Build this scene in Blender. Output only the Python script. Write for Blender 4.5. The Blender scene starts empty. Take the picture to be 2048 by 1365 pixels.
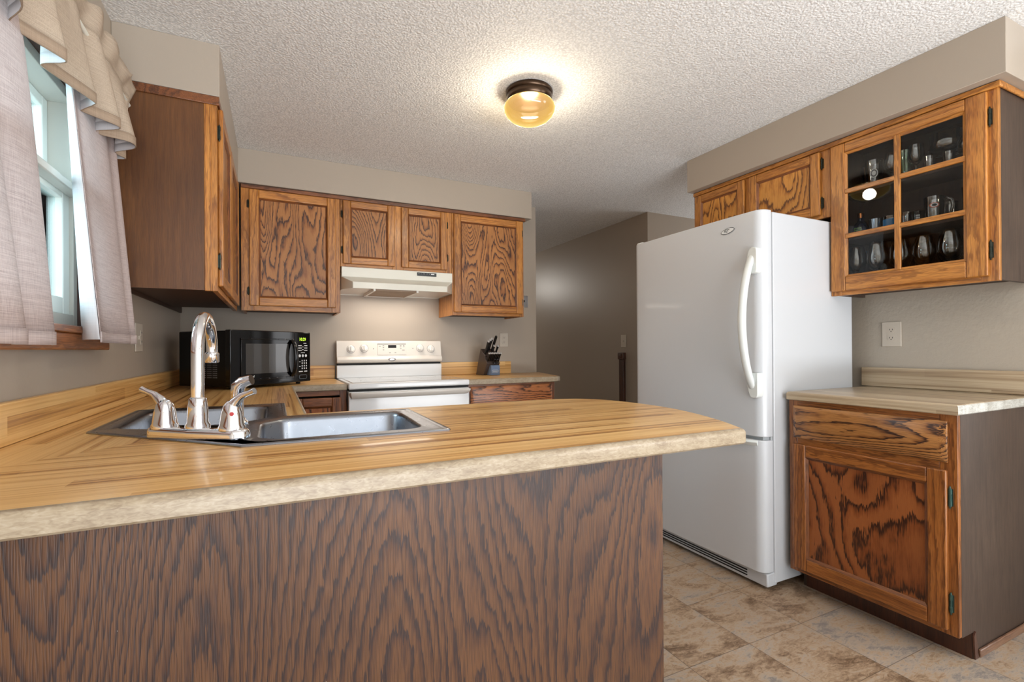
import bpy, bmesh, math, random
from mathutils import Vector, Matrix, geometry
random.seed(7)
D = bpy.data
SC = bpy.context.scene
COL = SC.collection
# ---------------------------------------------------------------- camera
cam_d = D.cameras.new('camera'); cam = D.objects.new('camera', cam_d); COL.objects.link(cam)
cam_d.sensor_width = 36; cam_d.lens = 973.4 / 2048 * 36
cam_d.shift_y = (696.2 - 682.5) / 2048
cam_d.clip_start = 0.02
CX = Vector((0.8989844, -0.4379334, -0.0064331)); CY = Vector((0.0047670, -0.0049035, 0.9999766)); CF = Vector((0.4379547, 0.8989941, 0.0023206))
m = Matrix.Identity(4)
for i in range(3):
    m[i][0] = CX[i]; m[i][1] = CY[i]; m[i][2] = -CF[i]
m[0][3], m[1][3], m[2][3] = 0.5392, -3.6966, 1.1166
cam.matrix_world = m
SC.camera = cam
# ---------------------------------------------------------------- world, lights, exposure
w = D.worlds.new('sky'); SC.world = w; w.use_nodes = True
bg = w.node_tree.nodes['Background']; bg.inputs[0].default_value = (0.80, 0.92, 1.0, 1); bg.inputs[1].default_value = 1.6
vs = SC.view_settings; vs.view_transform = 'Standard'; vs.look = 'None'; vs.gamma = 1; vs.exposure = 0.0; vs.use_curve_mapping = False
def lamp(name, kind, loc, energy, color=(1, 1, 1), size=0.1, size_y=None, rot=(0, 0, 0), spread=None):
    l = D.lights.new(name, kind); l.energy = energy; l.color = color
    if kind == 'AREA':
        l.shape = 'RECTANGLE'; l.size = size; l.size_y = size_y or size
        if spread: l.spread = spread
    else: l.shadow_soft_size = size
    o = D.objects.new(name, l); o.location = loc; o.rotation_euler = rot; COL.objects.link(o); return o
R90 = math.pi / 2
lamp('rear_fill', 'AREA', (1.9, -6.42, 1.25), 40, (0.93, 0.97, 1.0), 3.4, 2.0, (R90, 0, 0))  # unseen fill light added behind the camera for flat, even light
lamp('upward_fill', 'AREA', (1.9, -6.15, 0.30), 112, (0.95, 0.97, 1.0), 3.4, 0.7, (R90 + 0.95, 0, 0), 2.2)  # added fill aimed upward to brighten the ceiling, no known source there
lamp('right_fill', 'AREA', (4.9, -5.4, 1.35), 68, (0.93, 0.97, 1.0), 1.6, 1.3, (R90, 0, R90))  # fill added on the right to lift the left wall, no window there
lamp('rear_point_fill', 'POINT', (1.9, -4.6, 2.0), 8, (1.0, 0.93, 0.82), 0.18)  # extra point light added behind the camera to lift the ceiling, no fixture
lamp('window_daylight', 'AREA', (-1.60, -2.40, 2.3), 260, (0.86, 0.94, 1.0), 1.6, 2.6, (0, -R90 + 0.40, 0))
lamp('kitchen_bulb', 'POINT', (1.632, -1.660, 2.225), 58.0, (1.0, 0.92, 0.80), 0.04)
lamp('hall_lamp', 'POINT', (2.45, 3.2, 2.1), 26, (1.0, 0.95, 0.88), 0.16)
lamp('side_room_fill', 'AREA', (4.9, -0.8, 1.4), 9, (0.95, 0.97, 1.0), 0.8, 1.2, (R90, 0, R90))  # fill added in the unseen space to the right, no window behind it

# ---------------------------------------------------------------- materials
def srgb(r, g, b):
    f = lambda c: (c / 255 / 12.92) if c / 255 <= 0.04045 else ((c / 255 + 0.055) / 1.055) ** 2.4
    return (f(r), f(g), f(b), 1)
class NT:
    def __init__(s, name):
        s.m = D.materials.new(name); s.m.use_nodes = True; s.t = s.m.node_tree; s.n = s.t.nodes; s.p = s.n['Principled BSDF']; s.out = s.n['Material Output']
    def new(s, typ, **kw):
        o = s.n.new(typ)
        for k, v in kw.items():
            if k.startswith('i_'): o.inputs[k[2:].replace('_', ' ')].default_value = v
            else: setattr(o, k, v)
        return o
    def link(s, a, b): s.t.links.new(a, b)
    def math(s, op, a, b=None, c=None):
        o = s.new('ShaderNodeMath', operation=op)
        for i, v in enumerate((a, b, c)):
            if v is None: continue
            if isinstance(v, (int, float)): o.inputs[i].default_value = v
            else: s.link(v, o.inputs[i])
        return o.outputs[0]
    def ramp(s, fac, stops, interp='LINEAR'):
        o = s.new('ShaderNodeValToRGB'); e = o.color_ramp; e.interpolation = interp
        while len(e.elements) < len(stops): e.elements.new(0.5)
        for el, (p, c) in zip(e.elements, stops):
            el.position = p; el.color = c if len(c) == 4 else (*c, 1)
        s.link(fac, o.inputs[0]); return o.outputs[0]
    def mix(s, fac, a, b, mode='MIX'):
        o = s.new('ShaderNodeMix', data_type='RGBA', blend_type=mode)
        for i, v in ((0, fac), (6, a), (7, b)):
            if isinstance(v, (int, float)): o.inputs[i].default_value = v
            elif isinstance(v, tuple): o.inputs[i].default_value = v
            else: s.link(v, o.inputs[i])
        return o.outputs[2]
    def coords(s, scale=(1, 1, 1), rand=True):
        tc = s.new('ShaderNodeTexCoord')
        v = tc.outputs['Object']
        if rand:
            oi = s.new('ShaderNodeObjectInfo')
            cmb = s.new('ShaderNodeCombineXYZ')
            for i, k in enumerate((3.7, 5.1, 7.3)): s.link(s.math('MULTIPLY', oi.outputs['Random'], k), cmb.inputs[i])
            add = s.new('ShaderNodeVectorMath', operation='ADD'); s.link(v, add.inputs[0]); s.link(cmb.outputs[0], add.inputs[1]); v = add.outputs[0]
        return s.scaled(v, scale)
    def scaled(s, v, scale):
        mp = s.new('ShaderNodeMapping'); mp.inputs['Scale'].default_value = scale; s.link(v, mp.inputs[0]); return mp.outputs[0]
    def noise(s, v, scale, detail=2, rough=0.5, dist=0.0):
        o = s.new('ShaderNodeTexNoise'); o.inputs['Scale'].default_value = scale; o.inputs['Detail'].default_value = detail
        o.inputs['Roughness'].default_value = rough; o.inputs['Distortion'].default_value = dist; s.link(v, o.inputs['Vector']); return o.outputs[0]
    def bump(s, h, strength=0.3, dist=0.01):
        o = s.new('ShaderNodeBump'); o.inputs['Strength'].default_value = strength; o.inputs['Distance'].default_value = dist
        s.link(h, o.inputs['Height']); s.link(o.outputs[0], s.p.inputs['Normal'])
def plain(name, col, rough=0.5, metal=0.0, coat=0.0, spec=0.5, emit=None, es=1.0, noise=0.0):
    t = NT(name); p = t.p
    p.inputs['Base Color'].default_value = col; p.inputs['Roughness'].default_value = rough; p.inputs['Metallic'].default_value = metal
    p.inputs['Coat Weight'].default_value = coat; p.inputs['Coat Roughness'].default_value = 0.08; p.inputs['Specular IOR Level'].default_value = spec
    if emit: p.inputs['Emission Color'].default_value = emit; p.inputs['Emission Strength'].default_value = es
    if noise:
        n = t.noise(t.coords(), 60, 3); t.bump(n, noise, 0.002)
    return t.m
AX = {'x': (0.13, 1, 1), 'y': (1, 0.13, 1), 'z': (1, 1, 0.13)}
def oak(name, light, mid, dark, axis, rings=9.0, scale=5.0, ring_amt=1.0, rough=0.32, coat=0.35, pore=0.6, bump=0.25, speck=0.0, stretch=1.0, jagw=0.75, mirror=0.0):
    t = NT(name); sc = AX[axis]
    sc = tuple((c * stretch if c < 1 else c) for c in sc)
    base = t.coords((1, 1, 1))
    base0 = base
    if mirror:
        sp = t.new('ShaderNodeSeparateXYZ'); t.link(base, sp.inputs[0])
        cb = t.new('ShaderNodeCombineXYZ'); t.link(t.math('PINGPONG', sp.outputs[0], mirror), cb.inputs[0]); t.link(sp.outputs[1], cb.inputs[1]); t.link(sp.outputs[2], cb.inputs[2]); base = cb.outputs[0]
    v = t.scaled(base, sc)
    n1 = t.noise(v, scale, 1.0, 0.4, 0.25)
    fine = tuple(0.07 if c < 1 else 1.0 for c in sc)
    jag = t.noise(t.scaled(base, fine), 210, 2, 0.65)
    wob = t.noise(t.scaled(base, tuple(0.35 if c < 1 else 1.0 for c in sc)), 38, 2, 0.5)
    ph = t.math('ADD', t.math('MULTIPLY_ADD', n1, rings, t.math('MULTIPLY', jag, jagw)), t.math('MULTIPLY', wob, 0.9))
    fr = t.math('FRACT', ph)
    col = t.ramp(fr, [(0.0, dark), (0.10, dark), (0.26, mid), (0.55, light), (0.93, light), (1.0, dark)])
    flat = t.ramp(t.noise(t.scaled(base, fine), 60, 3, 0.6), [(0.3, mid), (0.65, light)])
    col = t.mix(ring_amt, flat, col)
    pr = t.noise(t.scaled(base, tuple(0.035 if c < 1 else 1.0 for c in sc)), 520, 1, 0.5)
    pm = t.ramp(pr, [(0.40, (0, 0, 0, 1)), (0.54, (1, 1, 1, 1))])
    col = t.mix(t.math('MULTIPLY', t.math('SUBTRACT', 1.0, pm), pore), col, dark)
    big = t.ramp(t.noise(t.coords((1, 1, 1)), 2.6, 2), [(0.3, (0.78, 0.76, 0.76, 1)), (0.7, (1.12, 1.12, 1.1, 1))])
    col = t.mix(1.0, col, big, 'MULTIPLY')
    if speck:
        vo = t.new('ShaderNodeTexVoronoi'); vo.inputs['Scale'].default_value = 22; t.link(base0, vo.inputs['Vector'])
        wn = t.new('ShaderNodeTexWhiteNoise'); t.link(vo.outputs['Color'], wn.inputs['Vector'])
        sel = t.math('MULTIPLY', t.math('LESS_THAN', vo.outputs['Distance'], t.math('MULTIPLY', wn.outputs['Value'], 0.6)), t.math('LESS_THAN', wn.outputs['Value'], speck))
        col = t.mix(sel, col, srgb(200, 195, 185))
    t.link(col, t.p.inputs['Base Color'])
    t.p.inputs['Roughness'].default_value = rough; t.p.inputs['Coat Weight'].default_value = coat; t.p.inputs['Coat Roughness'].default_value = 0.22
    h = t.math('ADD', t.math('MULTIPLY', pm, 0.6), fr)
    t.bump(h, bump, 0.0012)
    return t.m
M = {}
HL, HM, HD = srgb(202, 138, 66), srgb(174, 108, 44), srgb(92, 46, 14)
for a in 'xyz':
    M['frame_' + a] = oak('oak_frame_' + a, HL, HM, HD, a, 20, 6, 0.5, pore=0.4, stretch=0.35, coat=0.2)
    M['mframe_' + a] = oak('oak_brown_frame_' + a, srgb(172, 108, 52), srgb(144, 84, 38), srgb(76, 38, 14), a, 22, 6, 0.6, pore=0.45, stretch=0.35, coat=0.2)
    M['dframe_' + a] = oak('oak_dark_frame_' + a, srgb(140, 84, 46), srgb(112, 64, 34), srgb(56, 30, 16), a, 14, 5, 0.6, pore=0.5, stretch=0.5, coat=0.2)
M['panel'] = oak('oak_panel', srgb(176, 118, 62), srgb(150, 92, 42), srgb(62, 30, 8), 'z', 32, 5.0, 1.0, pore=0.15, stretch=2.0, coat=0.08, rough=0.42)
M['gold_panel'] = oak('oak_gold_panel', srgb(208, 144, 64), srgb(180, 114, 42), srgb(98, 54, 16), 'z', 26, 5.0, 1.0, pore=0.2, stretch=1.6, coat=0.12)
M['rpanel'] = oak('oak_red_panel', srgb(158, 92, 46), srgb(134, 72, 32), srgb(58, 28, 12), 'z', 20, 3.2, 1.0, pore=0.08, stretch=2.8, coat=0.12, rough=0.4)
M['drawer'] = oak('oak_drawer', srgb(178, 122, 66), srgb(144, 92, 46), srgb(58, 30, 14), 'y', 34, 5, 1.0, pore=0.3, coat=0.15)
M['drawer_x'] = oak('oak_drawer_x', srgb(172, 106, 62), srgb(144, 84, 48), srgb(60, 32, 16), 'x', 26, 5, 1.0, pore=0.3, coat=0.15)
M['side'] = oak('oak_side', srgb(108, 68, 32), srgb(88, 52, 24), srgb(56, 32, 15), 'z', 3, 4, 0.15, rough=0.42, coat=0.1, pore=0.2, bump=0.08, speck=0.06)
M['rside'] = oak('oak_side_weathered', srgb(78, 62, 52), srgb(60, 46, 38), srgb(38, 28, 24), 'z', 3, 4, 0.15, rough=0.45, coat=0.08, pore=0.35, bump=0.1, speck=0.08)
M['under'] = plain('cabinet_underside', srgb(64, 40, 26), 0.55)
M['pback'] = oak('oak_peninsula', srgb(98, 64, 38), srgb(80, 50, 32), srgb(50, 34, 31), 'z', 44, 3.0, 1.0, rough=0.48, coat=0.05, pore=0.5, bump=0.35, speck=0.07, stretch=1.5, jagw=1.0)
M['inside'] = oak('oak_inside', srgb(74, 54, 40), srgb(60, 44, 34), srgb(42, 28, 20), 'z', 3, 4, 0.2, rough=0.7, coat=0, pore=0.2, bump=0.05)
M['sill'] = oak('oak_sill', srgb(176, 110, 58), srgb(146, 86, 42), srgb(88, 46, 22), 'y', 12, 5, 0.5, pore=0.5)
M['trimdark'] = oak('stained_trim', srgb(84, 46, 30), srgb(64, 34, 22), srgb(40, 20, 14), 'z', 4, 5, 0.4, pore=0.4)
M['base_trim'] = oak('oak_base_trim', srgb(150, 112, 88), srgb(128, 92, 70), srgb(88, 58, 44), 'x', 4, 5, 0.5, pore=0.4)

def laminate(name, axis=None, pale=0.0):
    t = NT(name)
    tc = t.new('ShaderNodeTexCoord'); sp = t.new('ShaderNodeSeparateXYZ'); t.link(tc.outputs['Object'], sp.inputs[0])
    x, y, z = sp.outputs
    if axis is None:      # corner top: strips turn at two mitred joints
        a = t.math('GREATER_THAN', t.math('SUBTRACT', t.math('SUBTRACT', x, 2.6285), y), 0.0)
        b = t.math('GREATER_THAN', t.math('ADD', y, x), 0.0)
        c = t.math('GREATER_THAN', x, 0.6335)
        alongx = t.math('MAXIMUM', t.math('MAXIMUM', a, b), c)
    else: alongx = t.math('ADD', 1.0 if axis == 'x' else 0.0, 0.0)
    inv = t.math('SUBTRACT', 1.0, alongx)
    along = t.math('ADD', t.math('MULTIPLY', x, alongx), t.math('MULTIPLY', y, inv))
    across = t.math('ADD', t.math('MULTIPLY', y, alongx), t.math('MULTIPLY', x, inv))
    across = t.math('ADD', across, t.math('MULTIPLY', z, 1.0))
    def vec(sa, sb, off=0.0):
        c = t.new('ShaderNodeCombineXYZ'); t.link(t.math('MULTIPLY', along, sa), c.inputs[0]); t.link(t.math('MULTIPLY', across, sb), c.inputs[1]); c.inputs[2].default_value = off; return c.outputs[0]
    strip = t.math('FLOOR', t.math('MULTIPLY', across, 24.0))
    seg = t.math('FLOOR', t.math('ADD', t.math('MULTIPLY', along, 1.1), t.math('MULTIPLY', strip, 0.37)))
    cv = t.new('ShaderNodeCombineXYZ'); t.link(strip, cv.inputs[0]); t.link(seg, cv.inputs[1])
    wn = t.new('ShaderNodeTexWhiteNoise'); t.link(cv.outputs[0], wn.inputs['Vector'])
    s1 = t.noise(vec(0.8, 60), 1.0, 3, 0.6, 0.2)
    s2 = t.noise(vec(2.2, 190, 3), 1.0, 2, 0.6)
    f = t.math('ADD', t.math('MULTIPLY', wn.outputs['Value'], 0.16), t.math('ADD', t.math('MULTIPLY', s1, 0.62), t.math('MULTIPLY', s2, 0.22)))
    dk = srgb(150, 100, 50); md = srgb(210, 160, 94); lt = srgb(232, 190, 126)
    if pale:
        dk = srgb(126, 104, 82); md = srgb(168, 146, 118); lt = srgb(194, 176, 148)  # greyer copy of the laminate, reflected sheen put into the colour
    col = t.ramp(f, [(0.36, dk), (0.46, md), (0.58, lt), (0.74, md)])
    t.link(col, t.p.inputs['Base Color'])
    t.p.inputs['Roughness'].default_value = 0.33; t.p.inputs['Coat Weight'].default_value = 0.1
    return t.m
M['lam'] = laminate('butcher_block_laminate')
M['lam_y'] = laminate('butcher_block_laminate_y', 'y', 1.0)
M['lam_x'] = laminate('butcher_block_laminate_x', 'x')
M['lam_bs'] = laminate('butcher_block_laminate_splash', 'y')
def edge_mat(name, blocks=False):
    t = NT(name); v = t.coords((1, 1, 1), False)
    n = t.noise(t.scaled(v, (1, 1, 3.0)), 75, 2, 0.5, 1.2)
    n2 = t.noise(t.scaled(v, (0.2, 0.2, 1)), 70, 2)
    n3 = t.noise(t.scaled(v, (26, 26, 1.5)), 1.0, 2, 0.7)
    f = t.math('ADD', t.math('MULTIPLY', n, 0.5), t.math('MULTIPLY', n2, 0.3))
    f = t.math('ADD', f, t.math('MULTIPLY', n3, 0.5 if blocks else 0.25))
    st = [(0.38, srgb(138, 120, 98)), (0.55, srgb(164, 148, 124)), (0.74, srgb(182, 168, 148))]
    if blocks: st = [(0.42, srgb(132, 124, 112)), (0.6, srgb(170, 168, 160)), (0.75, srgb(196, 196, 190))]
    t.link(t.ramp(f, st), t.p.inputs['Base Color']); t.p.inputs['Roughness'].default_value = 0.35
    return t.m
M['edge'] = edge_mat('curly_maple_edge_lit')  # curly figure is the edge's own; the paler tone paints in its different lighting
M['edge_end'] = edge_mat('end_cut_edge', True)

def paint(name, col, rough=0.5, b=0.08):
    t = NT(name); t.p.inputs['Base Color'].default_value = col; t.p.inputs['Roughness'].default_value = rough
    t.bump(t.noise(t.coords(rand=False), 55, 3, 0.6), b, 0.004); return t.m
M['wall'] = paint('taupe_wall_paint', srgb(170, 158, 144), 0.42)
M['wallt'] = paint('taupe_textured_wall_paint', srgb(176, 166, 152), 0.45, 0.35)
M['wall_hall'] = paint('hall_wall_paint', srgb(160, 147, 133), 0.36)
t = NT('popcorn_ceiling')
v = t.coords(rand=False)
vo = t.new('ShaderNodeTexVoronoi'); vo.inputs['Scale'].default_value = 105; t.link(v, vo.inputs['Vector'])
nn = t.noise(v, 120, 2, 0.6)
h = t.math('ADD', t.math('MULTIPLY', t.math('SUBTRACT', 1.0, vo.outputs['Distance']), 0.6), nn)
t.bump(h, 0.5, 0.006)
t.link(t.ramp(h, [(0.65, srgb(216, 216, 215)), (1.0, srgb(246, 246, 245))]), t.p.inputs['Base Color']); t.p.inputs['Roughness'].default_value = 0.75
M['ceil'] = t.m
# floor: 12 inch slate look vinyl tiles
t = NT('slate_look_vinyl_tile')
tc = t.new('ShaderNodeTexCoord'); sp = t.new('ShaderNodeSeparateXYZ'); t.link(tc.outputs['Object'], sp.inputs[0])
gx = t.math('DIVIDE', t.math('SUBTRACT', sp.outputs[0], 2.14), 0.305); gy = t.math('DIVIDE', t.math('ADD', sp.outputs[1], 2.13), 0.305)
ix, iy = t.math('FLOOR', gx), t.math('FLOOR', gy)
cv = t.new('ShaderNodeCombineXYZ'); t.link(ix, cv.inputs[0]); t.link(iy, cv.inputs[1])
wn = t.new('ShaderNodeTexWhiteNoise'); t.link(cv.outputs[0], wn.inputs['Vector'])
sv = t.new('ShaderNodeVectorMath', operation='SCALE'); t.link(wn.outputs['Color'], sv.inputs[0]); sv.inputs['Scale'].default_value = 30
av = t.new('ShaderNodeVectorMath', operation='ADD'); t.link(tc.outputs['Object'], av.inputs[0]); t.link(sv.outputs[0], av.inputs[1])
rot = t.new('ShaderNodeMapping'); rot.inputs['Rotation'].default_value = (0, 0, 0.6); rot.inputs['Scale'].default_value = (1.0, 2.2, 1); t.link(av.outputs[0], rot.inputs[0])
n1 = t.noise(rot.outputs[0], 4.5, 5, 0.62, 0.9); n2 = t.noise(rot.outputs[0], 26, 6, 0.78, 1.5)
f = t.math('ADD', t.math('MULTIPLY', n1, 0.8), t.math('ADD', t.math('MULTIPLY', n2, 0.72), t.math('MULTIPLY', wn.outputs['Value'], 0.12)))
col = t.ramp(f, [(0.60, srgb(112, 88, 66)), (0.70, srgb(148, 122, 98)), (0.79, srgb(178, 152, 124)), (0.88, srgb(178, 162, 146)), (0.99, srgb(138, 130, 124))])
fx = t.math('FRACT', gx); fy = t.math('FRACT', gy)
def edge_d(fv): return t.math('MINIMUM', fv, t.math('SUBTRACT', 1.0, fv))
seam = t.math('LESS_THAN', t.math('MINIMUM', edge_d(fx), edge_d(fy)), 0.0045)
col = t.mix(t.math('MULTIPLY', seam, 0.65), col, srgb(70, 54, 42))
t.link(col, t.p.inputs['Base Color']); t.p.inputs['Roughness'].default_value = 0.42
t.bump(n2, 0.5, 0.005)
M['floor'] = t.m
# fabrics
def fabric(name, c1, c2, trans=0.25):
    t = NT(name); v = t.coords(rand=False)
    a = t.noise(t.scaled(v, (10, 10, 1100)), 1.0, 2, 0.8); b = t.noise(t.scaled(v, (900, 900, 8)), 1.0, 2, 0.8)
    k = t.math('ADD', t.math('MULTIPLY', a, 0.6), t.math('MULTIPLY', b, 0.4))
    col = t.ramp(k, [(0.36, c2), (0.58, c1)])
    t.link(col, t.p.inputs['Base Color']); t.p.inputs['Roughness'].default_value = 0.85; t.p.inputs['Specular IOR Level'].default_value = 0.15
    t.bump(k, 0.2, 0.001)
    tr = t.new('ShaderNodeBsdfTranslucent'); t.link(col, tr.inputs[0])
    mx = t.new('ShaderNodeMixShader'); mx.inputs[0].default_value = trans
    t.link(t.p.outputs[0], mx.inputs[1]); t.link(tr.outputs[0], mx.inputs[2]); t.link(mx.outputs[0], t.out.inputs[0])
    return t.m
M['cloth'] = fabric('woven_taupe_cloth', srgb(220, 206, 202), srgb(178, 160, 158), 0.35)
M['lining'] = fabric('white_lining', srgb(238, 238, 240), srgb(225, 225, 230), 0.3)
M['hem'] = fabric('hem_cloth', srgb(178, 158, 138), srgb(150, 130, 112), 0.1)
M['tancloth'] = fabric('valance_cloth', srgb(206, 190, 170), srgb(170, 152, 136), 0.2)
# metals, plastics, glass
M['chrome'] = plain('chrome', (0.86, 0.87, 0.9, 1), 0.07, 1.0)
t = NT('brushed_stainless'); v = t.coords(rand=False)
t.p.inputs['Metallic'].default_value = 1; t.p.inputs['Base Color'].default_value = (0.32, 0.35, 0.40, 1)
nn = t.noise(v, 60, 4, 0.7); rr = t.ramp(nn, [(0.3, (0.26, 0.26, 0.26, 1)), (0.7, (0.34, 0.34, 0.34, 1))]); t.link(rr, t.p.inputs['Roughness'])
M['steel'] = t.m
M['white'] = plain('white_enamel', srgb(236, 238, 240), 0.25, coat=0.4)
M['fridge'] = plain('white_fridge_enamel', srgb(203, 206, 210), 0.35, coat=0.25, noise=0.04)
M['fridge_plastic'] = plain('white_moulded_plastic', srgb(224, 228, 226), 0.3)
M['gasket'] = plain('grey_gasket', srgb(178, 182, 184), 0.6)
M['biscuit'] = plain('bisque_enamel', srgb(224, 219, 212), 0.28, coat=0.3)
M['hood'] = plain('hood_enamel', srgb(222, 220, 208), 0.3, coat=0.3)
M['cooktop'] = plain('ceramic_cooktop', srgb(176, 170, 162), 0.06, coat=0.6)
M['black'] = plain('black_gloss_plastic', srgb(8, 8, 9), 0.10, coat=0.0, spec=0.45)
M['blackm'] = plain('black_matt_plastic', srgb(11, 11, 12), 0.35, spec=0.3)
M['mwglass'] = plain('microwave_screen_glass', srgb(66, 64, 62), 0.12, coat=0.5)
M['dark'] = plain('dark_gap', srgb(14, 14, 16), 0.7)
M['print'] = plain('white_print', srgb(225, 228, 230), 0.5)
M['greyprint'] = plain('grey_print', srgb(105, 105, 108), 0.5)
M['blackprint'] = plain('black_print', srgb(30, 30, 32), 0.5)
M['digit'] = plain('lit_green_digits', srgb(190, 230, 60), 0.5, emit=srgb(190, 240, 60), es=1.0)
M['plate'] = plain('almond_plate', srgb(196, 186, 172), 0.35)
M['vinyl'] = plain('white_vinyl_frame', srgb(240, 242, 234), 0.35)
M['vinylg'] = plain('grey_vinyl_track', srgb(196, 192, 182), 0.45)
M['bronze'] = plain('antique_bronze', srgb(74, 58, 46), 0.28, 0.9)
M['hinge'] = plain('aged_hinge_metal', srgb(54, 60, 54), 0.35, 0.8)
M['hingeg'] = plain('green_hinge_metal', srgb(70, 100, 96), 0.3, 0.8)
M['filter'] = plain('hood_filter_mesh', srgb(140, 118, 98), 0.55, 0.3, noise=0.8)
M['block'] = plain('dark_block_wood', srgb(70, 58, 52), 0.35, coat=0.2)
M['blockgrey'] = plain('blue_grey_label', srgb(110, 130, 160), 0.35)
M['knife'] = plain('black_knife_handle', srgb(20, 19, 20), 0.3)
M['cap'] = plain('bright_steel_cap', srgb(215, 215, 215), 0.3, 0.4)
M['knob'] = plain('white_knob', srgb(240, 238, 234), 0.25, coat=0.3)
M['red'] = plain('red_dot', srgb(190, 40, 40), 0.4)
M['blue'] = plain('blue_print', srgb(40, 110, 160), 0.25, coat=0.4)
M['darkblue'] = plain('dark_blue_glass', srgb(20, 36, 62), 0.1, coat=0.5)
M['copper'] = plain('copper_cap', srgb(200, 130, 80), 0.25, 1.0)
M['amber'] = None
t = NT('amber_glass_globe'); t.n.remove(t.p)
lw = t.new('ShaderNodeLayerWeight'); lw.inputs[0].default_value = 0.45
col = t.ramp(lw.outputs['Facing'], [(0.0, (0.66, 0.36, 0.12, 1)), (0.5, (0.80, 0.48, 0.11, 1)), (0.82, (1.1, 0.82, 0.28, 1)), (0.93, (2.4, 1.9, 0.9, 1)), (1.0, (7.0, 6.2, 4.6, 1))])
em = t.new('ShaderNodeEmission'); t.link(col, em.inputs[0]); em.inputs[1].default_value = 1.15
tr = t.new('ShaderNodeBsdfTransparent'); tr.inputs[0].default_value = (1.0, 0.92, 0.78, 1)
gl = t.new('ShaderNodeBsdfGlossy'); gl.inputs['Roughness'].default_value = 0.08
mx = t.new('ShaderNodeMixShader'); mx.inputs[0].default_value = 0.15; t.link(em.outputs[0], mx.inputs[1]); t.link(tr.outputs[0], mx.inputs[2])
m2 = t.new('ShaderNodeMixShader'); m2.inputs[0].default_value = 0.05; t.link(mx.outputs[0], m2.inputs[1]); t.link(gl.outputs[0], m2.inputs[2]); t.link(m2.outputs[0], t.out.inputs[0])
M['amber'] = t.m
def thin_glass(name, tint=(1, 1, 1, 1), ior=1.45, rough=0.0, edge=0.0):
    t = NT(name); t.n.remove(t.p)
    tr = t.new('ShaderNodeBsdfTransparent'); gl = t.new('ShaderNodeBsdfGlossy'); gl.inputs['Roughness'].default_value = rough
    fr = t.new('ShaderNodeFresnel'); fr.inputs[0].default_value = ior
    f = fr.outputs[0]
    if edge:
        lw = t.new('ShaderNodeLayerWeight'); lw.inputs[0].default_value = 0.25
        c = t.ramp(lw.outputs['Facing'], [(0.55, tint), (0.97, (edge, edge, edge, 1))]); t.link(c, tr.inputs[0])
        f = t.math('MINIMUM', t.math('MULTIPLY', f, 1.0), 1.0)
    else: tr.inputs[0].default_value = tint
    mx = t.new('ShaderNodeMixShader'); t.link(f, mx.inputs[0]); t.link(tr.outputs[0], mx.inputs[1]); t.link(gl.outputs[0], mx.inputs[2]); t.link(mx.outputs[0], t.out.inputs[0])
    return t.m
M['pane'] = thin_glass('cabinet_pane_glass', (0.95, 0.96, 0.96, 1), 1.3)
M['winglass'] = thin_glass('window_glass', (0.78, 0.88, 0.90, 1), 1.5)
M['glass_thin'] = thin_glass('drinking_glass', (0.98, 0.99, 0.99, 1), 1.5, 0.0, 0.25)
M['glassg'] = thin_glass('green_tint_glass', (0.45, 0.75, 0.5, 1), 1.6, 0.02, 0.3)
def ware_glass(name, tint):
    t = NT(name); t.n.remove(t.p)
    tr = t.new('ShaderNodeBsdfTransparent'); gl = t.new('ShaderNodeBsdfGlossy'); gl.inputs['Roughness'].default_value = 0.02
    lw = t.new('ShaderNodeLayerWeight'); lw.inputs[0].default_value = 0.25
    t.link(t.ramp(lw.outputs['Facing'], [(0.5, tint), (0.92, (0.5, 0.53, 0.55, 1))]), tr.inputs[0])
    fr = t.new('ShaderNodeFresnel'); fr.inputs[0].default_value = 1.62
    mx = t.new('ShaderNodeMixShader'); t.link(t.math('MINIMUM', t.math('MULTIPLY', fr.outputs[0], 2.6), 1.0), mx.inputs[0]); t.link(tr.outputs[0], mx.inputs[1]); t.link(gl.outputs[0], mx.inputs[2])
    rim = t.new('ShaderNodeBsdfGlossy'); rim.inputs['Roughness'].default_value = 0.45; rim.inputs[0].default_value = (0.85, 0.92, 0.95, 1)
    f = t.ramp(lw.outputs['Facing'], [(0.72, (0, 0, 0, 1)), (1.0, (0.8, 0.8, 0.8, 1))])
    m2 = t.new('ShaderNodeMixShader'); t.link(f, m2.inputs[0]); t.link(mx.outputs[0], m2.inputs[1]); t.link(rim.outputs[0], m2.inputs[2]); t.link(m2.outputs[0], t.out.inputs[0])
    return t.m
M['glass'] = ware_glass('drinking_glass', (0.97, 0.99, 0.99, 1)); M['glassg'] = ware_glass('green_tint_glass', (0.45, 0.75, 0.5, 1))
M['tumbler'] = plain('metal_tumbler', srgb(150, 160, 170), 0.18, 0.9)
M['paper'] = plain('dark_blue_box', srgb(40, 50, 66), 0.5)
M['leaf'] = plain('leaf_green', srgb(96, 122, 86), 0.7)
M['bark'] = plain('bark', srgb(84, 76, 70), 0.9)
M['siding'] = plain('pale_siding', srgb(200, 212, 216), 0.7)
M['grass'] = plain('grass', srgb(110, 130, 90), 0.9)

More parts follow.
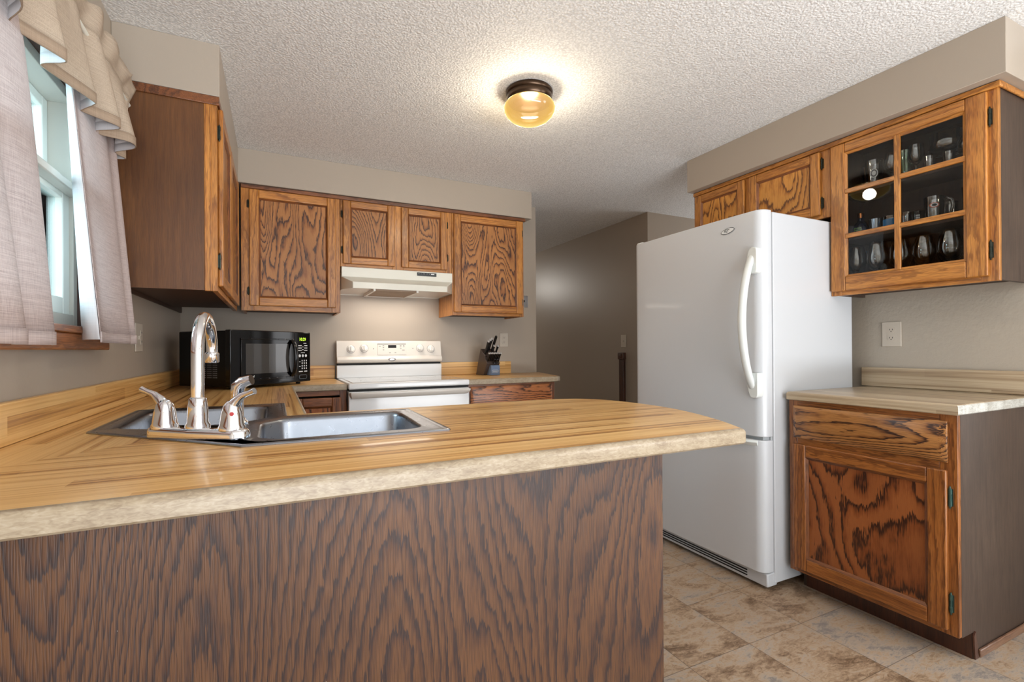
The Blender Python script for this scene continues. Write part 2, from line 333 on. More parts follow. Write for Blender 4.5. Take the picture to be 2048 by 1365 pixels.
# ---------------------------------------------------------------- mesh helpers
class MB:
    def __init__(s): s.v = []; s.f = []; s.mi = []
    def add(s, vs, fs, m=0):
        o = len(s.v); s.v += [tuple(v) for v in vs]
        for f in fs: s.f.append([i + o for i in f]); s.mi.append(m)
        return s
    def box(s, x0, x1, y0, y1, z0, z1, m=0):
        return s.hexa([(x, y, z) for z in (z0, z1) for x, y in ((x0, y0), (x1, y0), (x1, y1), (x0, y1))], m)
    def hexa(s, p, m=0):
        return s.add(p, [(3, 2, 1, 0), (4, 5, 6, 7), (0, 1, 5, 4), (1, 2, 6, 5), (2, 3, 7, 6), (3, 0, 4, 7)], m)
    def prism(s, poly, z0, z1, m=0, axis='z', mp=None):
        n = len(poly)
        def P(a, b, c):
            if mp: return mp(a, b, c)
            return {'z': (a, b, c), 'y': (a, c, b), 'x': (c, a, b)}[axis]
        vs = [P(a, b, z0) for a, b in poly] + [P(a, b, z1) for a, b in poly]
        fs = [list(range(n))[::-1], list(range(n, 2 * n))] + [(i, (i + 1) % n, n + (i + 1) % n, n + i) for i in range(n)]
        return s.add(vs, fs, m)
    def lathe(s, prof, c=(0, 0, 0), n=24, m=0, axis=None, cap=True):
        ax = Vector(axis).normalized() if axis else Vector((0, 0, 1))
        u = ax.orthogonal().normalized() if axis else Vector((1, 0, 0)); w_ = ax.cross(u)
        c = Vector(c); vs = []; fs = []
        for r, h in prof:
            for k in range(n):
                a = 2 * math.pi * k / n; vs.append(c + ax * h + (u * math.cos(a) + w_ * math.sin(a)) * r)
        for i in range(len(prof) - 1):
            for k in range(n):
                a = i * n + k; b = i * n + (k + 1) % n; fs.append((a, b, b + n, a + n))
        if cap:
            if prof[0][0] > 1e-4: fs.append(list(range(n))[::-1])
            if prof[-1][0] > 1e-4: fs.append([(len(prof) - 1) * n + k for k in range(n)])
        return s.add(vs, fs, m)
    def tube(s, pts, rad, n=12, m=0, flat=None):
        pts = [Vector(p) for p in pts]; N = len(pts)
        if not isinstance(rad, list): rad = [rad] * N
        vs = []; fs = []; pu = None
        for i, p in enumerate(pts):
            d = (pts[min(i + 1, N - 1)] - pts[max(i - 1, 0)]).normalized()
            if pu is None: u = d.orthogonal().normalized()
            else: u = (pu - d * pu.dot(d)).normalized()
            if flat is not None and i == 0:
                u = (Vector(flat) - d * Vector(flat).dot(d)).normalized()
            pu = u; w_ = d.cross(u)
            r = rad[i]; ru, rw = (r if isinstance(r, tuple) else (r, r))
            for k in range(n):
                a = 2 * math.pi * k / n; vs.append(p + u * math.cos(a) * ru + w_ * math.sin(a) * rw)
        for i in range(N - 1):
            for k in range(n):
                a = i * n + k; b = i * n + (k + 1) % n; fs.append((a, b, b + n, a + n))
        fs.append(list(range(n))[::-1]); fs.append([(N - 1) * n + k for k in range(n)])
        return s.add(vs, fs, m)
W_ = {}
def obj(name, mb, mats, parent=None, bevel=0, seg=2, smooth=False, local=False, angle=35, recalc=True):
    me = D.meshes.new(name)
    inv = Matrix.Identity(4) if (local or parent is None) else W_[parent].inverted()
    me.from_pydata([inv @ Vector(v) for v in mb.v], [], mb.f)
    if not isinstance(mats, (list, tuple)): mats = [mats]
    for k in mats: me.materials.append(M[k] if isinstance(k, str) else k)
    me.polygons.foreach_set('material_index', mb.mi)
    if recalc:
        bm = bmesh.new(); bm.from_mesh(me); bmesh.ops.recalc_face_normals(bm, faces=bm.faces); bm.to_mesh(me); bm.free()
    if smooth or bevel:
        me.polygons.foreach_set('use_smooth', [True] * len(me.polygons))
        me.set_sharp_from_angle(angle=math.radians(angle))
    o = D.objects.new(name, me); COL.objects.link(o)
    if bevel:
        b = o.modifiers.new('bevel', 'BEVEL'); b.width = bevel; b.segments = seg; b.limit_method = 'ANGLE'; b.angle_limit = math.radians(40); b.harden_normals = False
        try: b.use_clamp_overlap = True
        except Exception: pass
    if parent is not None: o.parent = parent; W_[o] = W_[parent]
    else: W_[o] = Matrix.Identity(4)
    return o
def thing(name, label, cat, loc=(0, 0, 0), rz=0, group=None):
    o = D.objects.new(name, None); COL.objects.link(o); o.empty_display_size = 0.05
    o.location = loc; o.rotation_euler = (0, 0, rz); W_[o] = Matrix.Translation(loc) @ Matrix.Rotation(rz, 4, 'Z')
    o['label'] = label; o['category'] = cat
    if group: o['group'] = group
    return o
def tag(o, label, cat, group=None):
    o['label'] = label; o['category'] = cat
    if group: o['group'] = group
    return o
def struct(name, mb, mats, **k):
    o = obj(name, mb, mats, **k)
    if o.parent is None: o['kind'] = 'structure'
    return o
def set_origin(o, loc):
    loc = Vector(loc); o.data.transform(Matrix.Translation(-loc)); o.location = loc; return o
def text(name, body, size, mp, mat, parent, depth=0.0006, align='CENTER', bold=0.0):
    cu = D.curves.new(name, 'FONT'); cu.body = body; cu.size = size; cu.align_x = align; cu.align_y = 'CENTER'; cu.offset = bold; cu.resolution_u = 2
    tmp = D.objects.new('tmp', cu); COL.objects.link(tmp)
    bpy.context.view_layer.update()
    me = D.meshes.new_from_object(tmp.evaluated_get(bpy.context.evaluated_depsgraph_get()))
    mb = MB(); mb.add([mp(v.co.x, v.co.y) for v in me.vertices], [list(p.vertices) for p in me.polygons])
    D.objects.remove(tmp); D.curves.remove(cu); D.meshes.remove(me)
    return obj(name, mb, mat, parent, recalc=False)
def rrect(x0, x1, y0, y1, r, n=5):
    out = []
    for cx, cy, a0 in ((x1 - r, y0 + r, -90), (x1 - r, y1 - r, 0), (x0 + r, y1 - r, 90), (x0 + r, y0 + r, 180)):
        for k in range(n + 1):
            a = math.radians(a0 + 90 * k / n); out.append((cx + r * math.cos(a), cy + r * math.sin(a)))
    return out
def round_poly(pts, rads, n=6):
    out = []; N = len(pts)
    for i, p in enumerate(pts):
        p = Vector(p); a = Vector(pts[i - 1]); b = Vector(pts[(i + 1) % N]); r = rads[i] if isinstance(rads, (list, tuple)) else rads
        if r <= 0: out.append(tuple(p)); continue
        da = (a - p).normalized(); db = (b - p).normalized(); ang = da.angle(db); t_ = min(r / math.tan(ang / 2), (a - p).length * .49, (b - p).length * .49)
        s_, e_ = p + da * t_, p + db * t_
        for k in range(n + 1):
            q = k / n; out.append(tuple((1 - q) ** 2 * s_ + 2 * q * (1 - q) * p + q * q * e_))
    return out
def offset(poly, d):
    # inward offset for a counter-clockwise polygon
    N = len(poly); out = []
    for i in range(N):
        p = Vector(poly[i]); a = Vector(poly[i - 1]); b = Vector(poly[(i + 1) % N])
        e1 = (p - a).normalized(); e2 = (b - p).normalized()
        n1 = Vector((-e1.y, e1.x)); n2 = Vector((-e2.y, e2.x)); k = n1 + n2
        if k.length < 1e-6: k = n1
        k = k.normalized(); out.append(tuple(p + k * (d / max(0.35, k.dot(n1)))))
    return out
def ccw(poly):
    a = sum(poly[i - 1][0] * poly[i][1] - poly[i][0] * poly[i - 1][1] for i in range(len(poly)))
    return poly if a > 0 else poly[::-1]
def fill(mb, loops, z, m=0):
    vs = []; es = []
    for L in loops:
        o = len(vs); vs += [Vector(p) for p in L]; es += [(o + i, o + (i + 1) % len(L)) for i in range(len(L))]
    r = geometry.delaunay_2d_cdt(vs, es, [], 2 if len(loops) == 1 else 4, 1e-6) if False else geometry.delaunay_2d_cdt(vs, es, [], 1 if len(loops) == 1 else 0, 1e-6)
    V, F = r[0], r[2]
    def inside(p, L):
        c = False
        for i in range(len(L)):
            (x1, y1), (x2, y2) = L[i - 1], L[i]
            if (y1 > p[1]) != (y2 > p[1]) and p[0] < (x2 - x1) * (p[1] - y1) / (y2 - y1) + x1: c = not c
        return c
    fs = []
    for f in F:
        c = sum((V[i] for i in f), Vector((0, 0))) / len(f)
        if inside(c, loops[0]) and not any(inside(c, L) for L in loops[1:]): fs.append(f)
    mb.add([(p.x, p.y, z) for p in V], fs, m)
def rings(mb, loops, m=0):
    # loops: list of (poly, z) with equal counts, joined by quads
    n = len(loops[0][0]); o = []
    vs = [(x, y, z) for L, z in loops for x, y in L]
    fs = [(i * n + k, i * n + (k + 1) % n, (i + 1) * n + (k + 1) % n, (i + 1) * n + k) for i in range(len(loops) - 1) for k in range(n)]
    mb.add(vs, fs, m)
def weld(o, d=1e-5):
    bm = bmesh.new(); bm.from_mesh(o.data); bmesh.ops.remove_doubles(bm, verts=bm.verts, dist=d); bmesh.ops.recalc_face_normals(bm, faces=bm.faces); bm.to_mesh(o.data); bm.free()

# ---------------------------------------------------------------- the room
CE = 2.3415; ZS = 2.134
mb = MB().box(-0.2, 5.0, -6.6, 4.6, -0.05, 0.0); struct('floor', mb, 'floor')
mb = MB().box(-0.14, 5.0, -6.6, 4.6, CE, CE + 0.05); struct('ceiling', mb, 'ceil')
WY0, WY1, WZ0, WZ1 = -2.98, -1.70, 1.18, 1.93
mb = MB().box(-0.14, 0, -6.6, WY0, 0, CE).box(-0.14, 0, WY1, 0.12, 0, CE).box(-0.14, 0, WY0, WY1, 0, WZ0).box(-0.14, 0, WY0, WY1, WZ1, CE)
struct('wall_left', mb, 'wall')
mb = MB().box(0, 2.574, 0, 0.12, 0, CE); struct('wall_back', mb, 'wall')
mb = MB().box(3.30, 3.42, -3.3, -1.33, 0, CE); struct('wall_right', mb, 'wallt')
mb = MB().box(3.554, 5.0, -0.305, -0.185, 0, CE).box(3.554, 3.674, -0.185, 4.6, 0, CE); struct('wall_hall', mb, 'wall_hall')
mb = MB().box(1.6, 3.554, 4.5, 4.6, 0, CE); struct('wall_hall_end', mb, 'wall')
mb = MB().box(1.6, 1.7, 0.12, 4.5, 0, CE); struct('wall_hall_left', mb, 'wall')
mb = MB().box(5.0, 5.1, -6.6, 4.6, 0, CE); struct('wall_far_right', mb, 'wall')
mb = MB().box(-0.14, 0.15, -6.6, -6.5, 0, CE).box(3.65, 5.0, -6.6, -6.5, 0, CE).box(0.15, 3.65, -6.6, -6.5, 2.1, CE).box(0.15, 3.65, -6.6, -6.5, 0, 0.15)
struct('wall_rear', mb, 'wall')
# soffits boxed in above the cabinets
mb = MB(); mb.prism([(0, -1.437), (0.3445, -1.437), (0.3445, -0.3474), (2.35, -0.3474), (2.35, 0), (0, 0)], ZS, CE)
struct('trim_1', mb, 'wall', bevel=0.002)
mb = MB().box(2.978, 3.30, -2.883, -1.3325, ZS, CE); struct('trim_2', mb, 'wall', bevel=0.002)

# ---------------------------------------------------------------- window
mb = MB()
mb.box(-0.14, 0.0, WY1 - 0.018, WY1, WZ0, WZ1).box(-0.14, 0.0, WY0, WY0 + 0.018, WZ0, WZ1).box(-0.14, -0.0005, WY0 + .018, WY1 - .018, WZ1 - 0.018, WZ1)
mb.box(0.0, 0.016, WY1 - 0.012, WY1 + 0.062, WZ0, WZ1 + 0.06).box(0.0, 0.016, WY0 - 0.06, WY0 + 0.012, WZ0, WZ1 + 0.06).box(0.0, 0.0155, WY0 + 0.012, WY1 - 0.012, WZ1 - 0.012, WZ1 + 0.06)
win = struct('window_1', mb, 'trimdark', bevel=0.002)
y0, y1, z0, z1 = WY0 + 0.018, WY1 - 0.018, WZ0 + 0.005, WZ1 - 0.018
mb = MB().box(-0.135, -0.02, y0, y0 + 0.03, z0, z1).box(-0.135, -0.02, y1 - 0.03, y1, z0, z1).box(-0.135, -0.0205, y0 + .03, y1 - .03, z1 - 0.03, z1).box(-0.135, -0.0205, y0 + .03, y1 - .03, z0, z0 + 0.045)
mb.box(-0.0195, -0.012, y1 - 0.03, y1, 1.82, z1)
struct('window_frame', mb, 'vinylg', parent=win, bevel=0.002)
def sash(name, x0, x1, za, zb, st, top, bot):
    a, b = y0 + 0.03, y1 - 0.03
    mb = MB().box(x0, x1, a, a + st, za, zb).box(x0, x1, b - st, b, za, zb).box(x0 + .0005, x1 - .0005, a + st, b - st, zb - top, zb).box(x0 + .0005, x1 - .0005, a + st, b - st, za, za + bot)
    mb.box((x0 + x1) / 2 - 0.004, (x0 + x1) / 2 + 0.004, -2.35, -2.33, za, zb)
    s = struct(name, mb, 'vinyl', parent=win, bevel=0.003)
    g = MB().box((x0 + x1) / 2 - 0.002, (x0 + x1) / 2 + 0.002, a + st - .004, b - st + .004, za + bot - .004, zb - top + .004)
    struct('glass_pane', g, 'winglass', parent=s)
sash('upper_sash', -0.115, -0.08, 1.585, z1 - 0.03, 0.035, 0.03, 0.035)
sash('lower_sash', -0.07, -0.03, z0 + 0.045, 1.62, 0.05, 0.042, 0.05)
mb = MB().box(-0.03, 0.004, y0 + 0.03, y1 - 0.03, 1.592, 1.617)
struct('check_rail', mb, 'vinylg', parent=win, bevel=0.004)
mb = MB().box(-0.02, 0.055, WY0 - 0.09, -1.66, 1.168, 1.188).box(0.0, 0.045, WY0 - 0.07, -1.655, 1.122, 1.168)
struct('trim_3', mb, 'sill', bevel=0.003)

# outside the window
struct_ground = MB().box(-14, -0.5, -12, 8, -0.6, -0.55); g = obj('lawn', struct_ground, 'grass'); g['kind'] = 'structure'

# ---------------------------------------------------------------- curtains
def cat(P, n=6):
    out = []
    for i in range(len(P) - 1):
        p0 = Vector(P[max(i - 1, 0)]); p1 = Vector(P[i]); p2 = Vector(P[i + 1]); p3 = Vector(P[min(i + 2, len(P) - 1)])
        for k in range(n):
            t_ = k / n
            out.append(0.5 * ((2 * p1) + (p2 - p0) * t_ + (2 * p0 - 5 * p1 + 4 * p2 - p3) * t_ ** 2 + (3 * p1 - p0 - 3 * p2 + p3) * t_ ** 3))
    out.append(Vector(P[-1])); return out
def sheet(name, top, bot, z0, z1, mats, parent, nz=14, n=6, curve=1.0, zt=None, zb=None, thick=0.0016):
    T = cat(top, n); B = cat(bot, n); mb = MB(); N = len(T)
    for j in range(nz + 1):
        q = j / nz; k = q ** curve
        for i in range(N):
            a = z0 + (zt(i / (N - 1)) if zt else 0); b = z1 + (zb(i / (N - 1)) if zb else 0)
            p = T[i] * (1 - k) + B[i] * k; mb.v.append((p.x, p.y, a * (1 - q) + b * q))
    for j in range(nz):
        for i in range(N - 1):
            a = j * N + i; mb.f.append([a, a + N, a + N + 1, a + 1]); mb.mi.append(0)
    o = obj(name, mb, mats, parent, smooth=True, angle=80, recalc=False)
    s = o.modifiers.new('thickness', 'SOLIDIFY'); s.thickness = thick; s.offset = 1; s.material_offset = 1 if len(mats) > 1 else 0; s.material_offset_rim = 0
    return o
rt = thing('curtain', 'right-hand lilac-taupe woven curtain panel with white lining, beside the tall dark wall cabinet', 'curtain', (0.06, -1.8, 1.14))
top = [(0.034, -1.985), (0.028, -1.94), (0.034, -1.88), (0.026, -1.80), (0.034, -1.72), (0.026, -1.64), (0.034, -1.59), (0.022, -1.55)]
bot = [(0.108, -2.000), (0.098, -1.94), (0.090, -1.86), (0.096, -1.77), (0.102, -1.68), (0.088, -1.62), (0.100, -1.585), (0.07, -1.56)]
sheet('lining_flap', [(0.018, -1.95), (0.024, -1.97), (0.034, -1.985)], [(0.050, -1.925), (0.078, -1.985), (0.108, -2.000)], 1.99, 1.150, ['lining', 'lining'], rt, n=4)
sheet('panel', top, bot, 1.99, 1.165, ['cloth', 'lining'], rt, zb=lambda q: 0.004 * math.sin(q * 9))
Bh = [(x, y) for x, y in bot]
sheet('hem', Bh, Bh, 1.172, 1.142, ['cloth', 'lining'], rt, nz=2, thick=0.004)
lf = thing('curtain', 'left-hand woven curtain panel at the picture edge, nearest the camera', 'curtain', (0.06, -2.5, 1.12))
top = [(0.02, -2.27), (0.034, -2.31), (0.030, -2.38), (0.022, -2.45), (0.036, -2.56), (0.024, -2.68), (0.036, -2.78), (0.024, -2.88)]
bot = [(0.070, -2.205), (0.092, -2.262), (0.086, -2.33), (0.066, -2.385), (0.108, -2.45), (0.080, -2.60), (0.105, -2.72), (0.08, -2.86)]
sheet('panel', top[::-1], bot[::-1], 1.99, 1.155, ['cloth', 'lining'], lf, curve=0.8)
sheet('hem', bot[::-1], bot[::-1], 1.162, 1.132, ['cloth', 'lining'], lf, nz=2, thick=0.004)
va = thing('valance', 'gathered tan window valance with deep folds hanging from the curtain rod', 'valance', (0.09, -2.2, 1.8))
hemp = [(0.10, -2.62), (0.046, -2.56), (0.105, -2.46), (0.105, -2.40), (0.046, -2.33), (0.046, -2.30), (0.104, -2.222), (0.110, -2.195), (0.046, -2.165), (0.046, -2.13), (0.106, -2.00), (0.106, -1.975), (0.058, -1.93), (0.064, -1.905), (0.122, -1.845), (0.122, -1.815), (0.046, -1.775), (0.050, -1.74), (0.128, -1.715), (0.130, -1.66), (0.066, -1.60), (0.064, -1.57), (0.078, -1.535), (0.02, -1.52)]
N = len(hemp)
topp = []
for i, (x, y) in enumerate(hemp):
    yy = -2.62 + (1.10) * i / (N - 1); topp.append((0.075 + (x - 0.075) * 0.18 + 0.010 * math.sin(i * 2.3), yy))
hem2 = [(x * .995, y) for x, y in hemp]
def mixp(k): return [((1 - k) * a[0] + k * b[0], (1 - k) * a[1] + k * b[1]) for a, b in zip(topp, hemp)]
hemp = [((x - 0.013) if x > 0.06 else x, y - 0.012) for x, y in hemp]
sheet('cloth', topp, hemp, 2.015, 1.826, ['tancloth', 'lining'], va, n=4, curve=0.9)
sheet('hem_band', hemp, hemp, 1.828, 1.800, ['hem', 'lining'], va, n=4, nz=2, thick=0.003)
ruf = [(0.094 + 0.010 * math.sin(i * 1.9), y) for i, (x, y) in enumerate(topp)]
sheet('ruffled_heading', ruf, topp, 2.075, 2.013, ['tancloth', 'tancloth'], va, n=4, nz=4, zt=lambda q: 0.010 * math.sin(q * 55))
rod = thing('curtain_rod', 'white curtain rod whose end bracket shows by the top corner of the dark cabinet', 'curtain rod', (0.07, -2.2, 2.0))
mb = MB().tube([(0.0, -1.50, 2.0), (0.055, -1.502, 2.0), (0.072, -1.53, 2.0), (0.072, -2.95, 2.0), (0.0, -2.98, 2.0)], 0.006)
obj('rod', mb, 'vinyl', rod, smooth=True)
obj('bracket', MB().box(0.0, 0.012, -1.515, -1.485, 1.97, 2.03), 'chrome', rod, bevel=0.002)

# ---------------------------------------------------------------- cabinet helpers
def mpN(yf): return lambda a, d, z: (a, yf - d, z)
def mpE(xf): return lambda a, d, z: (xf + d, a, z)
def mpW(xf): return lambda a, d, z: (xf - d, a, z)
def fb(mb, mp, a0, a1, d0, d1, z0, z1, m=0):
    P = [mp(a, d, z) for z in (z0, z1) for a, d in ((a0, d0), (a1, d0), (a1, d1), (a0, d1))]
    mb.hexa(P, m); return mb
def hinge(parent, mp, a, z, d=0.004, mat='hinge', s=1.0):
    mb = MB(); c0 = mp(a, d + 0.006, z - 0.022 * s); c1 = mp(a, d + 0.006, z + 0.022 * s)
    mb.tube([mp(a, d + .006, z + q * 0.026 * s) for q in (-1, -.8, -.78, -.3, -.28, .28, .3, .78, .8, 1)], [0.002, 0.0035, 0.005, 0.005, 0.004, 0.004, 0.005, 0.005, 0.0035, 0.002], 8)
    fb(mb, mp, a - 0.007, a + 0.007, d - 0.003, d + 0.004, z - 0.020 * s, z + 0.020 * s)
    return obj('hinge', mb, mat, parent, smooth=True)
def door(cab, mp, ax, a0, a1, z0, z1, st=0.052, rl=0.052, d0=0.0, th=0.019, fr='frame_', pn='panel', hinges=None, hz=0.1, hmat='hinge', hs=1.0, rt_=None, rb_=None):
    rt_ = rt_ or rl; rb_ = rb_ or rl
    mb = MB()
    for s0, s1 in ((a0, a0 + st), (a1 - st, a1)): fb(mb, mp, s0, s1, d0, d0 + th, z0, z1, 0)
    fb(mb, mp, a0 + st, a1 - st, d0, d0 + th - .0008, z1 - rt_, z1, 1); fb(mb, mp, a0 + st, a1 - st, d0, d0 + th - .0008, z0, z0 + rb_, 1)
    dr = obj('door', mb, [fr + 'z', fr + ax], cab, bevel=0.005, seg=3)
    # inner moulding, antique-dark oak with the door's shadow lines put into the colour
    mo = MB(); i0, i1, j0, j1 = a0 + st, a1 - st, z0 + rb_, z1 - rt_; wv = 0.010
    o = [(i0, j0), (i1, j0), (i1, j1), (i0, j1)]; n_ = [(i0 + wv, j0 + wv), (i1 - wv, j0 + wv), (i1 - wv, j1 - wv), (i0 + wv, j1 - wv)]
    for k in range(4):
        p, q, r, s = o[k], o[(k + 1) % 4], n_[(k + 1) % 4], n_[k]
        mo.hexa([mp(*(p[0], d0 + .001, p[1])), mp(q[0], d0 + .001, q[1]), mp(r[0], d0 + .001, r[1]), mp(s[0], d0 + .001, s[1]),
                 mp(p[0], d0 + th - .003, p[1]), mp(q[0], d0 + th - .003, q[1]), mp(r[0], d0 + .008, r[1]), mp(s[0], d0 + .008, s[1])], 0 if k % 2 else 1)
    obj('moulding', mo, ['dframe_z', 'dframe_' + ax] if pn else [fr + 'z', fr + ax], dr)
    if pn:
        pb = MB(); fb(pb, mp, i0 + .001, i1 - .001, d0 + .001, d0 + .0065, j0 + .001, j1 - .001)
        obj('door_panel', pb, pn, dr)
    if hinges is not None:
        for hz_ in (z0 + hz, z1 - hz): hinge(dr, mp, hinges, hz_, d0, hmat, hs)
    return dr
# ---- back wall uppers
def upper(name, label, group, x0, x1, z0, z1, doors, filler=None, left_side=True):
    c = thing('wall_cabinet', label, 'cabinet', ((x0 + x1) / 2, -0.16, z0), 0, group)
    mb = MB().box(x0 + .001, x0 + .015, -0.305, -.002, z0, z1 - .002, 0).box(x1 - .015, x1 - .001, -0.305, -.002, z0, z1 - .002, 0)
    mb.box(x0 + .015, x1 - .015, -0.304, -.002, z0 + .012, z0 + .022, 1).box(x0 + .015, x1 - .015, -0.01, -.002, z0 + .022, z1 - .002, 0)
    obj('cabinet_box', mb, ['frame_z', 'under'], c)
    mp = mpN(-0.305); ff = MB(); a = [x0] + [v for d in doors for v in (d[0] - .0, d[1])] + [x1]
    return c, mp
UP = 'oak wall cabinets along the back wall'
def face(cab, mp, ax, verts, horiz, fr='frame_', d=0.02):
    mb = MB()
    for a0, a1, z0, z1 in verts: fb(mb, mp, a0, a1, 0.0, d, z0, z1, 0)
    for a0, a1, z0, z1 in horiz: fb(mb, mp, a0, a1, 0.0, d - .0006, z0, z1, 1)
    return obj('face_frame', mb, [fr + 'z', fr + ax], cab, bevel=0.0015)
c, mp = upper('w', 'wide oak wall cabinet with a single large swirled-grain door, above the black microwave', None, 0.357, 0.928, 1.362, 2.132, [(0.402, 0.898)])
face(c, mp, 'x', [(0.357, 0.425, 1.362, 2.132), (0.875, 0.928, 1.362, 2.132)], [(0.425, 0.875, 1.362, 1.41), (0.425, 0.875, 2.08, 2.132)])
door(c, mpN(-0.325), 'x', 0.402, 0.900, 1.392, 2.104, hinges=0.396, hz=0.09)
c, mp = upper('w', 'short two-door oak wall cabinet directly above the white range hood', None, 0.930, 1.698, 1.668, 2.132, [])
face(c, mp, 'x', [(0.930, 0.96, 1.668, 2.132), (1.27, 1.345, 1.668, 2.132), (1.65, 1.698, 1.668, 2.132)], [(0.96, 1.27, 1.668, 1.70), (1.345, 1.65, 1.668, 1.70), (0.96, 1.27, 2.09, 2.132), (1.345, 1.65, 2.09, 2.132)])
door(c, mpN(-0.325), 'x', 0.945, 1.284, 1.688, 2.104, st=0.048, rl=0.045, hinges=0.940, hz=0.09)
door(c, mpN(-0.325), 'x', 1.330, 1.660, 1.688, 2.104, st=0.048, rl=0.045, hinges=1.665, hz=0.09)
c, mp = upper('w', 'oak wall cabinet with wavy-grain door right of the range hood, end of the back run', None, 1.700, 2.285, 1.366, 2.132, [])
face(c, mp, 'x', [(1.700, 1.74, 1.366, 2.132), (2.25, 2.285, 1.366, 2.132)], [(1.74, 2.25, 1.366, 1.41), (1.74, 2.25, 2.08, 2.132)])
door(c, mpN(-0.325), 'x', 1.712, 2.268, 1.388, 2.104, hinges=2.273, hz=0.09)
mb = MB().box(0.357, 2.30, -0.337, -0.3255, 2.108, 2.132)
tag(obj('cornice_strip', mb, 'dframe_x', bevel=0.003), 'thin dark oak strip between the back wall cabinets and the soffit', 'moulding')
# ---- left wall upper, two doors, end panel faces the camera
c = thing('wall_cabinet', 'tall dark wall cabinet on the window wall with plain stained end panel', 'cabinet', (0.17, -0.9, 1.355))
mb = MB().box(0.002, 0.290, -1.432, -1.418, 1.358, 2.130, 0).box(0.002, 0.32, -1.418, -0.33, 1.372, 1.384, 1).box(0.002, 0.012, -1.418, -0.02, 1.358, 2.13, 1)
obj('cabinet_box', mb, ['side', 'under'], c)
mp = mpE(0.315)
mb = MB().box(0.290, 0.316, -1.434, -1.417, 1.355, 2.130); obj('end_stile', mb, 'frame_z', c, bevel=0.002)
face(c, mp, 'y', [(-1.434, -1.395, 1.355, 2.130), (-0.985, -0.94, 1.355, 2.130), (-0.40, -0.328, 1.355, 2.130)], [(-1.395, -0.40, 1.355, 1.40), (-1.395, -0.40, 2.09, 2.130)])
door(c, mpE(0.335), 'y', -1.405, -0.972, 1.378, 2.098, hinges=-1.412, hz=0.10, hs=1.3)
door(c, mpE(0.335), 'y', -0.955, -0.440, 1.378, 2.098)
mb = MB().box(0.0, 0.343, -1.440, -1.4345, 2.098, 2.132).box(0.336, 0.343, -1.4345, -0.338, 2.106, 2.132)
obj('top_strip', mb, 'dframe_y', c, bevel=0.002)

# ---------------------------------------------------------------- range hood
h = thing('range_hood', 'white under-cabinet range hood with black control strip over the stove', 'range hood', (1.31, -0.2, 1.515))
mb = MB()
T0 = [(0.934, -0.0015), (1.696, -0.0015), (1.696, -0.345), (0.934, -0.345)]
mb.v = [(x, y, 1.666) for x, y in T0] + [(x, y, 1.600) for x, y in T0]
B0 = [(0.934, -0.0015), (1.696, -0.0015), (1.69, -0.345), (1.620, -0.452), (0.990, -0.452), (0.934, -0.345)]
o = len(mb.v); mb.v += [(x, y, 1.515) for x, y in B0]; mb.v += [(1.620, -0.452, 1.556), (0.990, -0.452, 1.556)]
b = o; L1, L0 = o + 6, o + 7
F = [(0, 1, 5, 4), (1, 2, 6, 5), (2, 3, 7, 6), (3, 0, 4, 7), (0, 3, 2, 1), (4, 5, b + 1, b), (7, 6, L1, L0), (L0, L1, b + 3, b + 4), (4, b, b + 5, 7), (5, 6, b + 2, b + 1), (6, b + 2, b + 3, L1), (7, L0, b + 4, b + 5)]
for f in F: mb.f.append(list(f)); mb.mi.append(0)
obj('hood_shell', mb, 'hood', h, bevel=0.003)
mb = MB(); mb.prism([(x + (0.004 if x < 1.2 else -0.004), y + (0.004 if y < -.1 else 0)) for x, y in B0], 1.519, 1.524); obj('bottom_pan', mb, 'biscuit', h)
mb = MB().box(1.135, 1.405, -0.44, -0.07, 1.506, 1.5185); obj('grease_filter', mb, 'filter', h)
mb = MB()
for x in (1.120, 1.405): mb.box(x, x + 0.014, -0.445, -0.06, 1.502, 1.5188)
mb.box(1.120, 1.419, -0.070, -0.056, 1.502, 1.5188); obj('filter_rail', mb, 'biscuit', h, bevel=0.001)
mpH = mpN(-0.345)
mb = MB(); fb(mb, mpH, 1.436, 1.576, 0, 0.0025, 1.634, 1.658); cp = obj('control_strip', mb, 'black', h, bevel=0.0005)
for a, wd in ((1.449, .010), (1.466, .005), (1.486, .012), (1.508, .006), (1.525, .006), (1.548, .024)):
    mb = MB(); fb(mb, mpH, a - wd / 2, a + wd / 2, .0025, .003, 1.6465, 1.6522); obj('printed_mark', mb, 'print' if wd > .02 else 'greyprint', cp)
mb = MB(); mb.hexa([(1.44, -0.4085, 1.5718), (1.54, -0.4085, 1.5718), (1.54, -0.4125, 1.5700), (1.44, -0.4125, 1.5700), (1.44, -0.411, 1.5728), (1.54, -0.411, 1.5728), (1.54, -0.414, 1.5712), (1.44, -0.414, 1.5712)]); obj('badge_strip', mb, 'greyprint', h)
lens = MB().box(1.20, 1.34, -0.10, -0.04, 1.508, 1.514)
lamp('hood_lamp', 'AREA', (1.31, -0.24, 1.500), 3.2, (1.0, 0.90, 0.79), 0.50, 0.20, (0.0, 0, 0))

